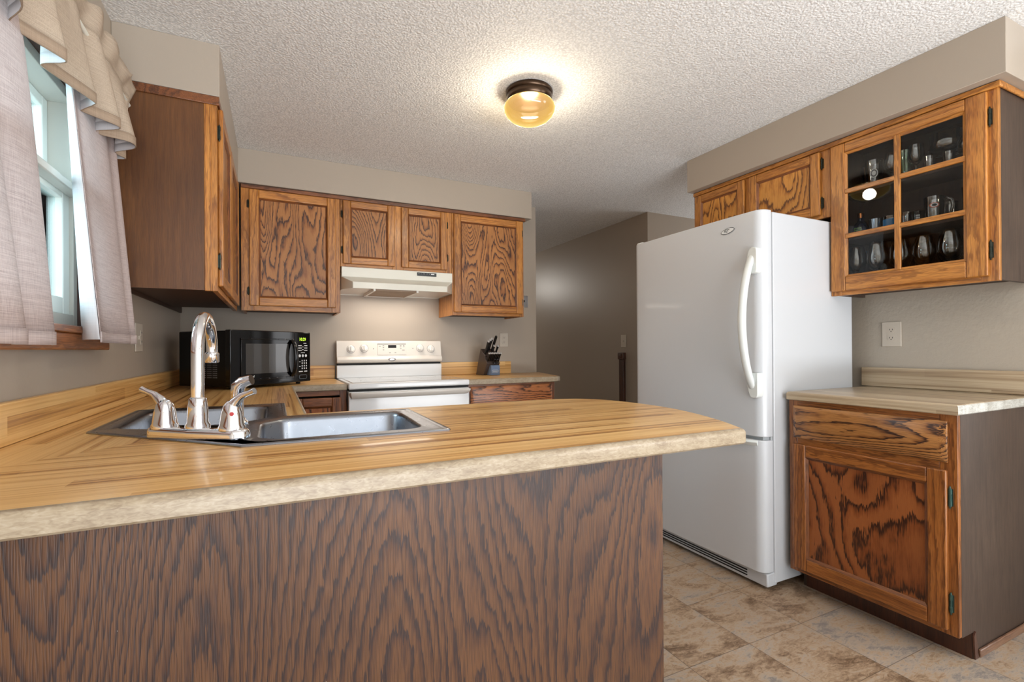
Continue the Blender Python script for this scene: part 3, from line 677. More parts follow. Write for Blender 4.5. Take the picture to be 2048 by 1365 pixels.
# ---------------------------------------------------------------- worktop
outer = [(0.0, 0.0), (0.0, -2.86), (1.59, -2.86)]
curve = cat([(1.60, -2.855), (1.66, -2.74), (1.712, -2.605), (1.748, -2.46), (1.752, -2.314), (1.737, -2.20), (1.703, -2.105), (1.639, -2.03), (1.53, -1.995)], 4)
outer += [tuple(p) for p in curve] + [(0.6335, -1.995), (0.6335, -0.64), (0.927, -0.64), (0.927, 0.0)]
outer = ccw(outer)
SK = [(0.118, -2.155), (0.118, -1.668), (0.572, -1.668), (0.572, -2.075), (0.942, -2.075), (0.935, -2.535), (0.472, -2.530)]
SK = round_poly(ccw(SK), [0.01] * 7, 3)
hole = offset(SK, 0.012)
mb = MB(); TZ, BZ, r = 0.914, 0.876, 0.012
prof = [(0.004, BZ)] + [(0, BZ + 0.004)] + [(r * (1 - math.cos(a)), TZ - r + r * math.sin(a)) for a in [math.radians(q) for q in (0, 22, 45, 68, 90)]]
loops = [(offset(outer, d), z) for d, z in prof]
rings(mb, loops, 1)
fill(mb, [loops[-1][0], hole], TZ, 0); fill(mb, [loops[0][0], hole], BZ, 1)
rings(mb, [(hole, BZ), (hole, TZ)], 1)
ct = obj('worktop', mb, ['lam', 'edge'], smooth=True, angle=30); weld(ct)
ct.data.polygons.foreach_set('use_smooth', [True] * len(ct.data.polygons)); ct.data.set_sharp_from_angle(angle=math.radians(30))
tag(ct, 'butcher-block laminate worktop forming the peninsula and corner around the sink', 'worktop')
def splash(label, pts_box, mat, nm='backsplash'):
    mb = MB()
    for b_ in pts_box: mb.box(*b_)
    return tag(obj(nm, mb, mat, bevel=0.004, seg=3), label, 'backsplash')
splash('long wood-look upstand along the window wall behind the sink', [(0.0015, 0.022, -2.86, -0.023, 0.9148, 1.008)], 'lam_bs')
splash('short wood-look upstand on the back wall between microwave and stove', [(0.0015, 0.925, -0.022, -0.0015, 0.9148, 1.008)], 'lam_x')
splash('wood-look upstand behind the knife block', [(1.704, 2.320, -0.022, -0.0015, 0.9148, 1.014)], 'lam_x')
# right of stove
pr = ccw([(1.702, 0.0), (1.702, -0.64), (2.40, -0.64), (2.445, -0.60), (2.60, -0.02), (2.572, 0.0)])
pr = round_poly(pr, [0, 0, 0.02, 0.02, 0.02, 0] if pr[0] == (1.702, 0.0) else [0.0] * 6, 3)
mb = MB(); loops = [(offset(pr, d), z) for d, z in prof]; rings(mb, loops, 1); fill(mb, [loops[-1][0]], TZ, 0); fill(mb, [loops[0][0]], BZ, 1)
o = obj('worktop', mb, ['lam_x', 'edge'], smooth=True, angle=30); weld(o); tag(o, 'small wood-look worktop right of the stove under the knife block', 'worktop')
# right wall counter
pr = ccw([(2.652, -2.236), (2.652, -2.862), (3.299, -2.862), (3.299, -2.236)])
mb = MB(); loops = [(offset(pr, d), z) for d, z in prof]; rings(mb, loops, 1); fill(mb, [loops[-1][0]], TZ, 0); fill(mb, [loops[0][0]], BZ, 1)
o = obj('worktop', mb, ['lam_y', 'lam_y', 'edge_end'], smooth=True, angle=30); weld(o); tag(o, 'wood-look worktop, greyed for its sheen, on the base cabinet beside the refrigerator', 'worktop')
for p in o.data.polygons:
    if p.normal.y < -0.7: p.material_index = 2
mb = MB().box(3.279, 3.2985, -2.862, -2.215, 0.9148, 1.012)
tag(obj('backsplash', mb, 'lam_y', bevel=0.004, seg=3), 'wood-look upstand on the right wall beneath the double outlet', 'backsplash')

# ---------------------------------------------------------------- base cabinets
c = thing('peninsula_cabinet', 'dark oak-veneered peninsula back under the near worktop', 'cabinet', (0.7, -2.45, 0))
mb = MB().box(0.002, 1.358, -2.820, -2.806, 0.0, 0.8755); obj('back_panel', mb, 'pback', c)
mb = MB().box(1.343, 1.357, -2.806, -2.06, 0.0, 0.8755); obj('end_panel', mb, 'rside', c)
mb = MB().box(0.62, 1.343, -2.06, -2.04, 0.10, 0.8755).box(0.62, 1.343, -2.08, -2.06, 0.0, 0.10); obj('front_frame', mb, 'dframe_z', c)
c = thing('corner_base_cabinet', 'oak base cabinet run under the window-side worktop', 'cabinet', (0.3, -1.2, 0))
mb = MB().box(0.585, 0.605, -2.04, -0.615, 0.10, 0.8755); obj('face_frame', mb, 'dframe_z', c)
mb = MB().box(0.53, 0.545, -2.04, -0.615, 0, 0.10); obj('toe_kick', mb, 'trimdark', c)
def basecab(label, x0, x1, dz, drawer_raised):
    c = thing('base_cabinet', label, 'cabinet', ((x0 + x1) / 2, -0.3, 0))
    mb = MB().box(x0, x0 + .015, -0.595, -.002, 0.0, 0.8755).box(x1 - .015, x1, -0.595, -.002, 0, 0.8755).box(x0 + .015, x1 - .015, -0.54, -0.53, 0, 0.1)
    obj('cabinet_box', mb, 'rside', c)
    face(c, mpN(-0.595), 'x', [(x0, x0 + .04, 0.1, 0.8755), (x1 - .04, x1, 0.1, 0.8755)], [(x0 + .04, x1 - .04, 0.845, 0.8755), (x0 + .04, x1 - .04, 0.675, 0.715), (x0 + .04, x1 - .04, 0.1, 0.13)], 'dframe_')
    return c
c = basecab('narrow oak base cabinet left of the stove', 0.606, 0.927, 0, 0)
door(c, mpN(-0.615), 'x', 0.63, 0.895, 0.12, 0.835, fr='dframe_', pn='rpanel')
c = basecab('oak base cabinet with a drawer right of the stove', 1.704, 2.385, 0, 0)
def drawer(cab, mp, ax, a0, a1, z0, z1, mat):
    mb = MB(); fb(mb, mp, a0, a1, 0, .010, z0, z1)
    e = .022
    mb.hexa([mp(a0, .010, z0), mp(a1, .010, z0), mp(a1, .010, z1), mp(a0, .010, z1), mp(a0 + e, .021, z0 + e), mp(a1 - e, .021, z0 + e), mp(a1 - e, .021, z1 - e), mp(a0 + e, .021, z1 - e)])
    return obj('drawer', mb, mat, cab, bevel=0.0015)
drawer(c, mpN(-0.615), 'x', 1.725, 2.36, 0.70, 0.862, 'drawer_x')
door(c, mpN(-0.615), 'x', 1.725, 2.36, 0.12, 0.69, fr='dframe_', pn='rpanel')
# right base cabinet
c = thing('base_cabinet', 'oak base cabinet with one drawer and one big swirled-grain door beside the refrigerator', 'cabinet', (2.98, -2.54, 0))
mb = MB().box(2.692, 3.297, -2.852, -2.838, 0.095, 0.8755, 0).box(2.770, 3.297, -2.852, -2.838, 0.0, 0.095, 0).box(2.692, 3.297, -2.25, -2.236, 0.095, 0.8755, 0).box(2.770, 3.297, -2.25, -2.236, 0.0, 0.095, 0).box(2.692, 3.29, -2.838, -2.25, 0.10, 0.115, 1)
obj('cabinet_box', mb, ['rside', 'under'], c)
mp = mpW(2.692)
face(c, mp, 'y', [(-2.852, -2.80, 0.098, 0.8755), (-2.275, -2.236, 0.098, 0.8755)], [(-2.80, -2.275, 0.845, 0.8755), (-2.80, -2.275, 0.66, 0.72), (-2.80, -2.275, 0.098, 0.135)], 'mframe_')
drawer(c, mpW(2.672), 'y', -2.826, -2.262, 0.706, 0.852, 'drawer')
door(c, mpW(2.672), 'y', -2.826, -2.262, 0.118, 0.680, st=0.058, rl=0.055, fr='mframe_', pn='rpanel', hinges=-2.832, hz=0.095, hmat='hingeg', hs=1.5)
mb = MB().box(2.768, 2.776, -2.850, -2.25, 0.0, 0.098); obj('toe_kick', mb, 'trimdark', c)
mb = MB().prism([(2.772, 0.0), (2.800, 0.0), (2.792, 0.02), (2.790, 0.05), (2.780, 0.075), (2.776, 0.10), (2.764, 0.085), (2.768, 0.04)], -2.858, -2.8525, axis='y'); obj('torn_toe_kick_end', mb, 'trimdark', c)
mb = MB().box(2.802, 3.297, -2.862, -2.8525, 0.0, 0.028); obj('base_strip', mb, 'base_trim', c, bevel=0.003)

# ---------------------------------------------------------------- right uppers
c = thing('glass_door_cabinet', 'oak wall cabinet with six-pane glass door full of glassware', 'cabinet', (3.17, -2.51, 1.37))
X0 = 3.056
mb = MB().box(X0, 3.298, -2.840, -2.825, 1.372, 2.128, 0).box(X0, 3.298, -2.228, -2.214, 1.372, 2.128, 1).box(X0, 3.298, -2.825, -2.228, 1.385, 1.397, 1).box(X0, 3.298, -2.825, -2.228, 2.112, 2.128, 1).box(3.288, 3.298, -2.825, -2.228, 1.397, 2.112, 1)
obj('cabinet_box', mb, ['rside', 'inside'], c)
mb = MB().box(X0 + .03, 3.288, -2.825, -2.228, 1.640, 1.652).box(X0 + .03, 3.288, -2.825, -2.228, 1.862, 1.874); obj('shelf', mb, 'inside', c)
face(c, mpW(X0), 'y', [(-2.840, -2.785, 1.368, 2.128), (-2.26, -2.2135, 1.368, 2.128)], [(-2.785, -2.26, 1.368, 1.42), (-2.785, -2.26, 2.085, 2.128)])
mpD = mpW(X0 - .02)
dr = door(c, mpD, 'y', -2.812, -2.222, 1.388, 2.104, st=0.066, rl=0.05, rb_=0.068, rt_=0.048, pn=None, hinges=-2.817, hz=0.10, hs=1.5)
i0, i1, j0, j1 = -2.746, -2.288, 1.456, 2.056
mb = MB(); cm = -2.508
fb(mb, mpD, cm - .012, cm + .012, .002, .017, j0, j1, 0)
for zz in (1.652, 1.868): fb(mb, mpD, i0, i1, .002, .0165, zz - .011, zz + .011, 1)
obj('glazing_bars', mb, ['frame_z', 'frame_y'], dr, bevel=0.003)
for (a, b_) in ((i0, cm - .012), (cm + .012, i1)):
    for (z0, z1) in ((j0, 1.641), (1.663, 1.857), (1.879, j1)):
        mb = MB(); fb(mb, mpD, a - .003, b_ + .003, .005, .008, z0 - .003, z1 + .003); obj('glass_pane', mb, 'pane', dr)
# over-fridge
c = thing('wall_cabinet', 'short two-door golden oak cabinet above the refrigerator', 'cabinet', (3.17, -1.77, 1.77))
mb = MB().box(X0, 3.298, -2.2125, -2.2005, 1.772, 2.128, 0).box(X0, 3.298, -1.352, -1.338, 1.772, 2.128, 0).box(X0, 3.298, -2.2005, -1.352, 1.785, 1.797, 1).box(3.288, 3.298, -2.2005, -1.352, 1.797, 2.128, 1)
obj('cabinet_box', mb, ['frame_z', 'under'], c)
face(c, mpW(X0), 'y', [(-2.2125, -2.15, 1.768, 2.128), (-1.79, -1.70, 1.768, 2.128), (-1.385, -1.338, 1.768, 2.128)], [(-2.15, -1.79, 1.768, 1.80), (-1.70, -1.385, 1.768, 1.80), (-2.15, -1.79, 2.09, 2.128), (-1.70, -1.385, 2.09, 2.128)])
door(c, mpD, 'y', -2.168, -1.762, 1.785, 2.104, st=0.048, rl=0.045, pn='gold_panel', hinges=-2.174, hz=0.06, hs=1.2)
door(c, mpD, 'y', -1.728, -1.358, 1.785, 2.104, st=0.048, rl=0.045, pn='gold_panel', hinges=-1.352, hz=0.06, hs=1.0)
mb = MB().box(3.022, 3.0355, -2.852, -1.34, 2.108, 2.132).box(3.0355, 3.298, -2.852, -2.8415, 2.108, 2.132)
tag(obj('cornice_strip', mb, 'frame_y', bevel=0.004), 'worn oak cornice strip along the top of the glass-door and over-refrigerator cabinets', 'moulding')

# ---------------------------------------------------------------- refrigerator
fr = thing('refrigerator', 'white bottom-freezer refrigerator with bowed handle', 'refrigerator', (2.87, -1.77, 0))
YN, YF, XF = -2.212, -1.335, 2.524
mb = MB().box(2.600, 3.212, YN, YF, 0.03, 1.742); obj('body', mb, 'fridge', fr, bevel=0.006, seg=3)
def fdoor(name, z0, z1):
    pl = [(2.592, YN), (2.592, YF), (XF + .012, YF)]
    a = [(XF, YF - .012)]
    # front bows gently and rolls over at both side edges
    R = 0.045
    pts = [(2.592, YF)] + [(XF + R - R * math.cos(math.radians(q)) if q else XF + 0, 0) for q in []]
    poly = [(2.592, YN)]
    for q in range(0, 91, 15):
        t_ = math.radians(q); poly.append((XF + R - R * math.sin(t_), YN + R - R * math.cos(t_)))
    for k in range(1, 8): poly.append((XF - 0.004 * math.sin(math.pi * k / 8), YN + R + (YF - YN - 2 * R) * k / 8))
    for q in range(90, -1, -15):
        t_ = math.radians(q); poly.append((XF + R - R * math.sin(t_), YF - R + R * math.cos(t_)))
    poly.append((2.592, YF))
    mb = MB().prism(poly, z0, z1)
    return obj(name, mb, 'fridge', fr, bevel=0.004, seg=3, angle=30)
fdoor('door', 0.706, 1.748)
fz = fdoor('freezer_drawer', 0.085, 0.690)
mb = MB().box(2.592, 2.600, YN + .012, YF - .012, 0.09, 1.74).box(2.55, 2.60, YN + .02, YF - .02, 0.682, 0.712); obj('gasket', mb, 'gasket', fr)
mb = MB().box(2.552, 2.62, YN + .004, YF - .004, 0.018, 0.080); tg = obj('toe_grille', mb, 'fridge', fr, bevel=0.006)
mb = MB()
for z in (0.034, 0.046, 0.058): mb.box(2.549, 2.5525, YN + .11, YF - .02, z, z + .005)
obj('grille_slot', mb, 'dark', tg)
hp = []
for k in range(21):
    q = k / 20; z = 1.560 - q * 0.655; bow = math.sin(math.pi * q) ** 0.62
    hp.append((XF + 0.012 - 0.088 * bow, YN + 0.040 + 0.006 * bow, z))
hd = obj('handle', MB().tube(hp, [(0.012 + .006 * math.sin(math.pi * k / 20), 0.018) for k in range(21)], 14, flat=(1, 0, 0)), 'fridge_plastic', fr, smooth=True)
for z0, z1, s in ((1.455, 1.575, 1), (0.885, 1.0, -1)):
    mb = MB(); zc = (z0 + z1) / 2
    for k in range(7): pass
    ol = [(YN + .010, z0 if s > 0 else z1), (YN + .010, z1 if s > 0 else z0), (YN + .05, (z1 if s > 0 else z0)), (YN + .066, zc), (YN + .05, z0 if s > 0 else z1)]
    ol = round_poly(ccw(ol), [.004, .02, .02, .03, .02][:5], 4)
    mb.prism(ol, XF + .030, XF - .022, mp=lambda a, b_, c_: (c_, a, b_)); obj('handle_mount', mb, 'fridge_plastic', hd, bevel=0.006, seg=3)
# freezer pull lip
mb = MB(); n = 14; vs = []
for k in range(n + 1):
    q = k / n; y = YN + .03 + q * .36; dp = 0.030 * math.sin(math.pi * min(1, q * 1.0)) ** 0.5
    vs += [(XF + .01, y, 0.688), (XF - dp, y, 0.690), (XF - dp - .004, y, 0.680), (XF - dp * .4, y, 0.668), (XF + .01, y, 0.650)]
fs = [(k * 5 + j, k * 5 + (j + 1) % 5, k * 5 + 5 + (j + 1) % 5, k * 5 + 5 + j) for k in range(n) for j in range(5)] + [(4, 3, 2, 1, 0), tuple(n * 5 + j for j in range(5))]
mb.add(vs, fs); obj('freezer_pull', mb, 'fridge_plastic', fz, smooth=True, angle=50)
mb = MB().box(2.545, 2.66, YF - .055, YF - .004, 1.744, 1.762); obj('hinge_cover', mb, 'fridge_plastic', fr, bevel=0.009, seg=3)
lg = []
for k in range(24):
    a = 2 * math.pi * k / 24; cx_, cz_ = math.cos(a), math.sin(a)
    lg.append((0.040 * cx_ * (1 - .12 * abs(cz_)), 0.0135 * cz_ + 0.0045 * cx_))
def lmp(s_): return lambda a, b_: (s_, -2.032 - a, 1.683 + b_)
mb = MB(); n = len(lg); inn = [(a * .93, b_ * .84) for a, b_ in lg]
f1 = lmp(XF - .0052); mb.add([f1(*p) for p in lg] + [f1(*p) for p in inn], [(k, (k + 1) % n, n + (k + 1) % n, n + k) for k in range(n)], 1); mb.add([f1(*p) for p in inn], [tuple(range(n))], 0)
bd = obj('badge', mb, ['print', 'blackprint'], fr, recalc=False)
mb = MB()
for path in ([(-.020, -.006), (-.016, .002), (-.010, -.004), (-.004, -.006), (.004, -.004)], [(-.018, .003), (-.008, .008), (.002, .004), (-.004, -.001), (-.012, .001)], [(.0, .009), (.006, .004), (.010, .008)]):
    mb.tube([(XF - .0056, -2.032 - a, 1.683 + b_) for a, b_ in path], 0.0011, 6)
obj('badge_script', mb, 'blackprint', bd)

# ---------------------------------------------------------------- range (stove)
rg = thing('stove', 'white freestanding electric stove with four knobs and smooth ceramic top', 'stove', (1.315, -0.35, 0))
A, B = 0.9305, 1.6985
mb = MB().box(A + .003, B - .003, -0.635, -0.03, 0.02, 0.868); obj('body', mb, 'white', rg, bevel=0.004)
mb = MB().box(A, B, -0.675, -0.075, 0.880, 0.9165); obj('cooktop_frame', mb, 'white', rg, bevel=0.010, seg=4)
mb = MB().box(A + .028, B - .028, -0.640, -0.105, 0.9150, 0.9195); ck = obj('ceramic_top', mb, 'cooktop', rg, bevel=0.001)
for x, y, r_ in ((1.13, -.50, .105), (1.50, -.50, .085), (1.13, -.24, .075), (1.50, -.24, .095)):
    obj('burner_ring', MB().lathe([(r_ - .002, .9196), (r_, .9197), (r_ + .001, .9196)], (x, y, 0), 40, cap=False), 'greyprint', ck)
mb = MB().box(A + .006, B - .006, -0.660, -0.60, 0.868, 0.880); obj('vent_gap', mb, 'dark', rg)
mb = MB().box(A + .002, B - .002, -0.668, -0.636, 0.205, 0.865); od = obj('oven_door', mb, 'white', rg, bevel=0.006, seg=3)
mb = MB().box(A + .14, B - .14, -0.6695, -0.6665, 0.36, 0.66); obj('door_window', mb, 'black', od)
hp = [(A + .015, -0.664, 0.842), (A + .020, -0.70, 0.844), (A + .05, -0.716, 0.845), (A + .2, -0.722, 0.846), (1.3145, -0.724, 0.846), (B - .2, -0.722, 0.846), (B - .05, -0.716, 0.845), (B - .020, -0.70, 0.844), (B - .015, -0.664, 0.842)]
obj('oven_handle', MB().tube(hp, (0.009, 0.021), 12, flat=(0, 1, 0)), 'biscuit', od, smooth=True)
mb = MB().box(A + .002, B - .002, -0.665, -0.636, 0.03, 0.195); obj('storage_drawer', mb, 'white', rg, bevel=0.006)
mb = MB().box(A, B, -0.072, -0.012, 0.9165, 1.008); obj('riser', mb, 'white', rg, bevel=0.004)
mb = MB().box(A + .006, B - .006, -0.060, -0.012, 1.008, 1.022); obj('vent_slot', mb, 'dark', rg)
# back guard: curved lower roll plus leaning face
pf = [(-0.012, 1.022), (-0.072, 1.022), (-0.086, 1.030), (-0.090, 1.045), (-0.082, 1.062), (-0.068, 1.072), (-0.052, 1.165), (-0.048, 1.178), (-0.038, 1.184), (-0.012, 1.184)]
mb = MB().prism(pf, A, B, mp=lambda a, b_, c_: (c_, a, b_)); bgd = obj('backguard', mb, 'biscuit', rg, bevel=0.003, seg=3, angle=40)
def bgp(x, z, d=0.0):  # point on the leaning face
    k = (z - 1.072) / (1.165 - 1.072); y = -0.068 + k * 0.016; return Vector((x, y - d * .985, z + d * .17))
nrm = Vector((0, -0.985, 0.17))
for x, z in ((1.028, 1.122), (1.120, 1.128), (1.532, 1.128), (1.616, 1.122)):
    kb = obj('knob', MB().lathe([(0.026, 0.0), (0.026, 0.004), (0.021, 0.006), (0.020, 0.018), (0.018, 0.021)], bgp(x, z), 24, axis=nrm), 'knob', rg, smooth=True)
    c0 = bgp(x, z, .020); up = Vector((0, .17, .985)); sd = Vector((1, 0, 0)); mb = MB()
    mb.hexa([c0 + sd * a + up * b_ + nrm * c_ for c_ in (0, .009) for a, b_ in ((-.004, -.017), (.004, -.017), (.004, .017), (-.004, .017))]); obj('knob_grip', mb, 'knob', kb, bevel=0.002)
    mb = MB()
    for q in range(0, 300, 8):
        a0, a1 = math.radians(-240 + q), math.radians(-240 + q + 8)
        p = [bgp(x, z, .0006) + sd * math.cos(a) * r_ + up * math.sin(a) * r_ for a, r_ in ((a0, .0285), (a1, .0285), (a1, .030), (a0, .030))]; mb.add(p, [(0, 1, 2, 3)])
    obj('dial_ring', mb, 'greyprint', kb, recalc=False)
mb = MB(); P = [bgp(x, z, d) for d in (0, .003) for x, z in ((1.215, 1.078), (1.425, 1.078), (1.425, 1.160), (1.215, 1.160))]
mb.hexa([P[i] for i in (0, 1, 2, 3, 4, 5, 6, 7)]); cpn = obj('control_panel', mb, 'biscuit', rg, bevel=0.001)
mb = MB(); mb.hexa([bgp(x, z, d) for d in (.003, .0042) for x, z in ((1.215, 1.157), (1.425, 1.157), (1.425, 1.161), (1.215, 1.161))]); obj('panel_shadow_line', mb, 'greyprint', cpn)
mb = MB(); mb.hexa([bgp(x, z, d) for d in (.003, .0042) for x, z in ((1.292, 1.130), (1.352, 1.130), (1.352, 1.150), (1.292, 1.150))]); obj('clock_display', mb, 'black', cpn)
mb = MB()
for x, z, wd in ((1.232, 1.142, .012), (1.258, 1.146, .012), (1.258, 1.132, .010), (1.258, 1.116, .010), (1.385, 1.146, .012), (1.385, 1.136, .010), (1.385, 1.124, .010), (1.408, 1.148, .010), (1.408, 1.138, .012), (1.404, 1.114, .02), (1.304, 1.094, .012), (1.344, 1.094, .012)):
    mb = MB(); mb.hexa([bgp(x + a, z + b_, d) for d in (.003, .0036) for a, b_ in ((-wd / 2, -.0018), (wd / 2, -.0018), (wd / 2, .0018), (-wd / 2, .0018))]); obj('printed_mark', mb, 'greyprint', cpn)
for x, z in ((1.186, 1.124), (1.477, 1.126)):
    mb = MB(); mb.hexa([bgp(x + a, z + b_, d) for d in (.0, .0008) for a, b_ in ((-.003, -.003), (.003, -.003), (.003, .003), (-.003, .003))]); obj('indicator_lamp', mb, 'greyprint', rg)
mb = MB().lathe([(0.0, .004), (.6, .0036), (.85, .0028), (1.0, 0.0)], (0, 0, 0), 28)
mb.v = [(1.3145 + x * .024, -0.0895 - z, 1.045 + y * .0095) for x, y, z in mb.v]; mb.v = [(x, y - .0012, z) for x, y, z in mb.v]; bdg = obj('badge', mb, 'chrome', rg, smooth=True)
o2 = MB().add([(1.3145 + .0275 * math.cos(k * math.pi / 16), -0.0903, 1.045 + .0118 * math.sin(k * math.pi / 16)) for k in range(32)], [tuple(range(32))]); obj('badge_outline', o2, 'greyprint', bdg, recalc=False)
text('badge_text', 'Whirlpool', 0.0085, lambda a, b_: (1.3145 + a, -0.0951, 1.045 + b_), 'greyprint', bdg)

# ---------------------------------------------------------------- microwave
mang = math.atan2(0.366, 0.404)
mw = thing('microwave', 'black countertop microwave oven set diagonally in the corner', 'microwave', (0.332, -0.82, 0.914), mang)
# local: x along the front (to the right), y into the body, z up
Wd, Dp, H0, H1 = 0.545, 0.395, 0.014, 0.312
mb = MB().box(0.004, Wd - .004, 0.035, Dp, H0, H1 - .004); bdy = obj('case', mb, 'blackm', mw, bevel=0.005, local=True)
fp = [(0, 0.035), (0, .004)] + [(Wd * k / 10, -0.016 * math.sin(math.pi * k / 10)) for k in range(0, 11)] + [(Wd, .004), (Wd, 0.035)]
mb = MB().prism(fp, H0, H1); ff = obj('front', mb, 'black', mw, bevel=0.005, seg=3, local=True, angle=25)
def mwf(x, z, d=0.0): return (x, -0.016 * math.sin(math.pi * x / Wd) - d, z)
def mq(mb, x0, x1, z0, z1, d0, d1, m=0, nx=1):
    for k in range(nx):
        a, b_ = x0 + (x1 - x0) * k / nx, x0 + (x1 - x0) * (k + 1) / nx
        mb.hexa([mwf(x, z, d) for z in (z0, z1) for x, d in ((a, d1), (b_, d1), (b_, d0), (a, d0))], m)
mb = MB()
mq(mb, .055, .400, .042, .052, 0, .006, 0, 6); mq(mb, .055, .400, .262, .270, 0, .006, 0, 6); mq(mb, .055, .063, .052, .262, 0, .006)
dfm = obj('door_rim', mb, 'black', mw, local=True, bevel=0.002)
mb = MB(); mq(mb, .085, .362, .078, .240, 0, .002, 0, 6); obj('door_window', mb, 'mwglass', dfm, local=True)
hp = [mwf(.388, z_, dd) for z_, dd in ((.055, 0), (.075, .020), (.11, .030), (.157, .034), (.205, .030), (.240, .020), (.262, 0))]
obj('door_handle', MB().tube(hp, (0.010, 0.013), 12, flat=(0, 1, 0)), 'black', dfm, smooth=True, local=True)
obj('mwl', MB(), 'print') if False else None
tx = text('brand_text', 'Magic Chef', 0.015, lambda a, b_: mwf(.100 + a, .063 + b_, .0012), 'print', mw, bold=0.0004)
# text() converts through the parent's matrix: undo for local coordinates
tx.data.transform(W_[mw])
mb = MB(); mq(mb, .412, .416, .03, .30, -.001, .0015); cp = obj('control_column', mb, 'blackm', mw, local=True)
t2 = text('clock_digits', '10:29', 0.026, lambda a, b_: mwf(.475 + a, .268 + b_, .0015), 'digit', mw, bold=0.0006); t2.data.transform(W_[mw])
mb = MB()
mq(mb, .484, .508, .243, .247, 0, .0012)
for z_ in (.228, .214, .200):
    mq(mb, .440, .468, z_, z_ + .005, 0, .0012); mq(mb, .490, .516, z_, z_ + .005, 0, .0012)
mq(mb, .474, .483, .221, .225, 0, .0012); mq(mb, .474, .483, .205, .209, 0, .0012); mq(mb, .462, .494, .187, .190, 0, .0012)
for r_ in range(4):
    for q in range(3): mq(mb, .468 + q * .018, .475 + q * .018, .136 - r_ * .0155, .145 - r_ * .0155, 0, .0012)
mq(mb, .446, .458, .132, .135, 0, .0012); mq(mb, .446, .458, .105, .108, 0, .0012)
mq(mb, .444, .476, .073, .079, 0, .0012); mq(mb, .488, .514, .073, .079, 0, .0012)
for x_ in (.448, .474, .500):
    mb.lathe([(0.0, .0014), (.008, .0012), (.009, 0.0)], mwf(x_ + .004, .170, 0), 14, axis=(0, -1, 0))
obj('button', mb, 'print', cp, local=True)
ol = rrect(.446, .512, .030, .056, .012, 5); mb = MB(); n = len(ol); inn = offset(ol, .003)
mb.add([mwf(x, z, .0012) for x, z in ol] + [mwf(x, z, .0012) for x, z in inn], [(k, (k + 1) % n, n + (k + 1) % n, n + k) for k in range(n)]); obj('open_button_outline', mb, 'tumbler', cp, local=True, recalc=False)
mb = MB()
for r_ in range(9):
    for q in range(5):
        mb.box(-.0005, .0045, .10 + q * .042, .10 + q * .042 + .030, .060 + r_ * .011, .064 + r_ * .011)
mb.v = [(x + .001 if x > 0 else x + .002, y, z) for x, y, z in mb.v]
obj('vent_slots', mb, 'greyprint', bdy, local=True)
for x_, y_ in ((.05, .05), (Wd - .05, .05), (.05, Dp - .05), (Wd - .05, Dp - .05)): obj('foot', MB().lathe([(.012, 0.0), (.014, .0145)], (x_, y_, 0.0008), 12), 'blackm', mw, local=True)

# ---------------------------------------------------------------- sink
sk = thing('corner_sink', 'stainless steel two-bowl corner sink set in the worktop', 'sink', (0.5, -2.1, 0.914))
def bowl_poly(pts, rads): return round_poly(ccw(pts), rads, 6)
b1 = bowl_poly([(0.170, -2.125), (0.170, -1.735), (0.520, -1.735), (0.520, -2.085), (0.44, -2.165), (0.235, -2.165)], .055)
b2 = bowl_poly([(0.500, -2.440), (0.545, -2.485), (0.885, -2.485), (0.900, -2.130), (0.560, -2.130), (0.500, -2.20)], .06)
mb = MB(); RZ = 0.9185
rings(mb, [(SK, 0.9144), (SK, 0.9165), (offset(SK, .003), 0.9190), (offset(SK, .010), 0.9188), (offset(SK, .014), RZ - .001)])
o1 = offset(SK, .014)
fill(mb, [o1, b1, b2], RZ - .001)
bb1 = MB()
for bp_, cx_, cy_ in ((b1, .345, -1.95), (b2, .715, -2.31)):
    L = [(bp_, RZ - .001), (offset(bp_, .004), RZ - .004), (offset(bp_, .008), RZ - .012), (offset(bp_, .014), 0.80), (offset(bp_, .028), 0.755), (offset(bp_, .050), 0.742)]
    rings(mb, L); last = L[-1][0]; n = len(last); mb.add([(x, y, .742) for x, y in last] + [(cx_, cy_, .738)], [(k, (k + 1) % n, n) for k in range(n)])
o = obj('basin', mb, 'steel', sk, smooth=True, angle=40); weld(o)
o.data.polygons.foreach_set('use_smooth', [True] * len(o.data.polygons)); o.data.set_sharp_from_angle(angle=math.radians(50))
for cx_, cy_ in ((.345, -1.95), (.715, -2.31)):
    obj('drain', MB().lathe([(.0, .741), (.03, .741), (.042, .745), (.045, .743)], (cx_, cy_, 0), 24, cap=False), 'chrome', sk, smooth=True)

# ---------------------------------------------------------------- faucet
fc = thing('faucet', 'chrome gooseneck kitchen faucet with two lever handles', 'faucet', (0.378, -2.364, 0.918))
T_ = Vector((0.80, -0.60, 0)).normalized(); Nn = Vector((-T_.y, T_.x, 0)); FC = Vector((0.378, -2.364, 0))
def fl(a, b_, z): return tuple(FC + T_ * a + Nn * b_ + Vector((0, 0, z)))
ol = [(-.130, -.012), (-.110, -.028), (0, -.034), (.110, -.028), (.130, -.012), (.130, .012), (.110, .028), (0, .034), (-.110, .028), (-.130, .012)]
ol = [tuple(p) for p in round_poly(ccw(ol), .02, 3)]
mb = MB(); L = []
for d, z in ((0, .9182), (0, .930), (.003, .936), (.008, .940)):
    L.append((offset(ol, d), z))
n = len(ol); vs = [fl(x, y, z) for P_, z in L for x, y in P_]; fs = [(i * n + k, i * n + (k + 1) % n, (i + 1) * n + (k + 1) % n, (i + 1) * n + k) for i in range(3) for k in range(n)] + [tuple(range(n))[::-1], tuple(3 * n + k for k in range(n))]
mb.add(vs, fs); obj('base_plate', mb, 'chrome', fc, smooth=True, angle=45)
sd_ = Vector((math.sin(math.radians(4)), math.cos(math.radians(4)), 0)); S0 = FC.copy()
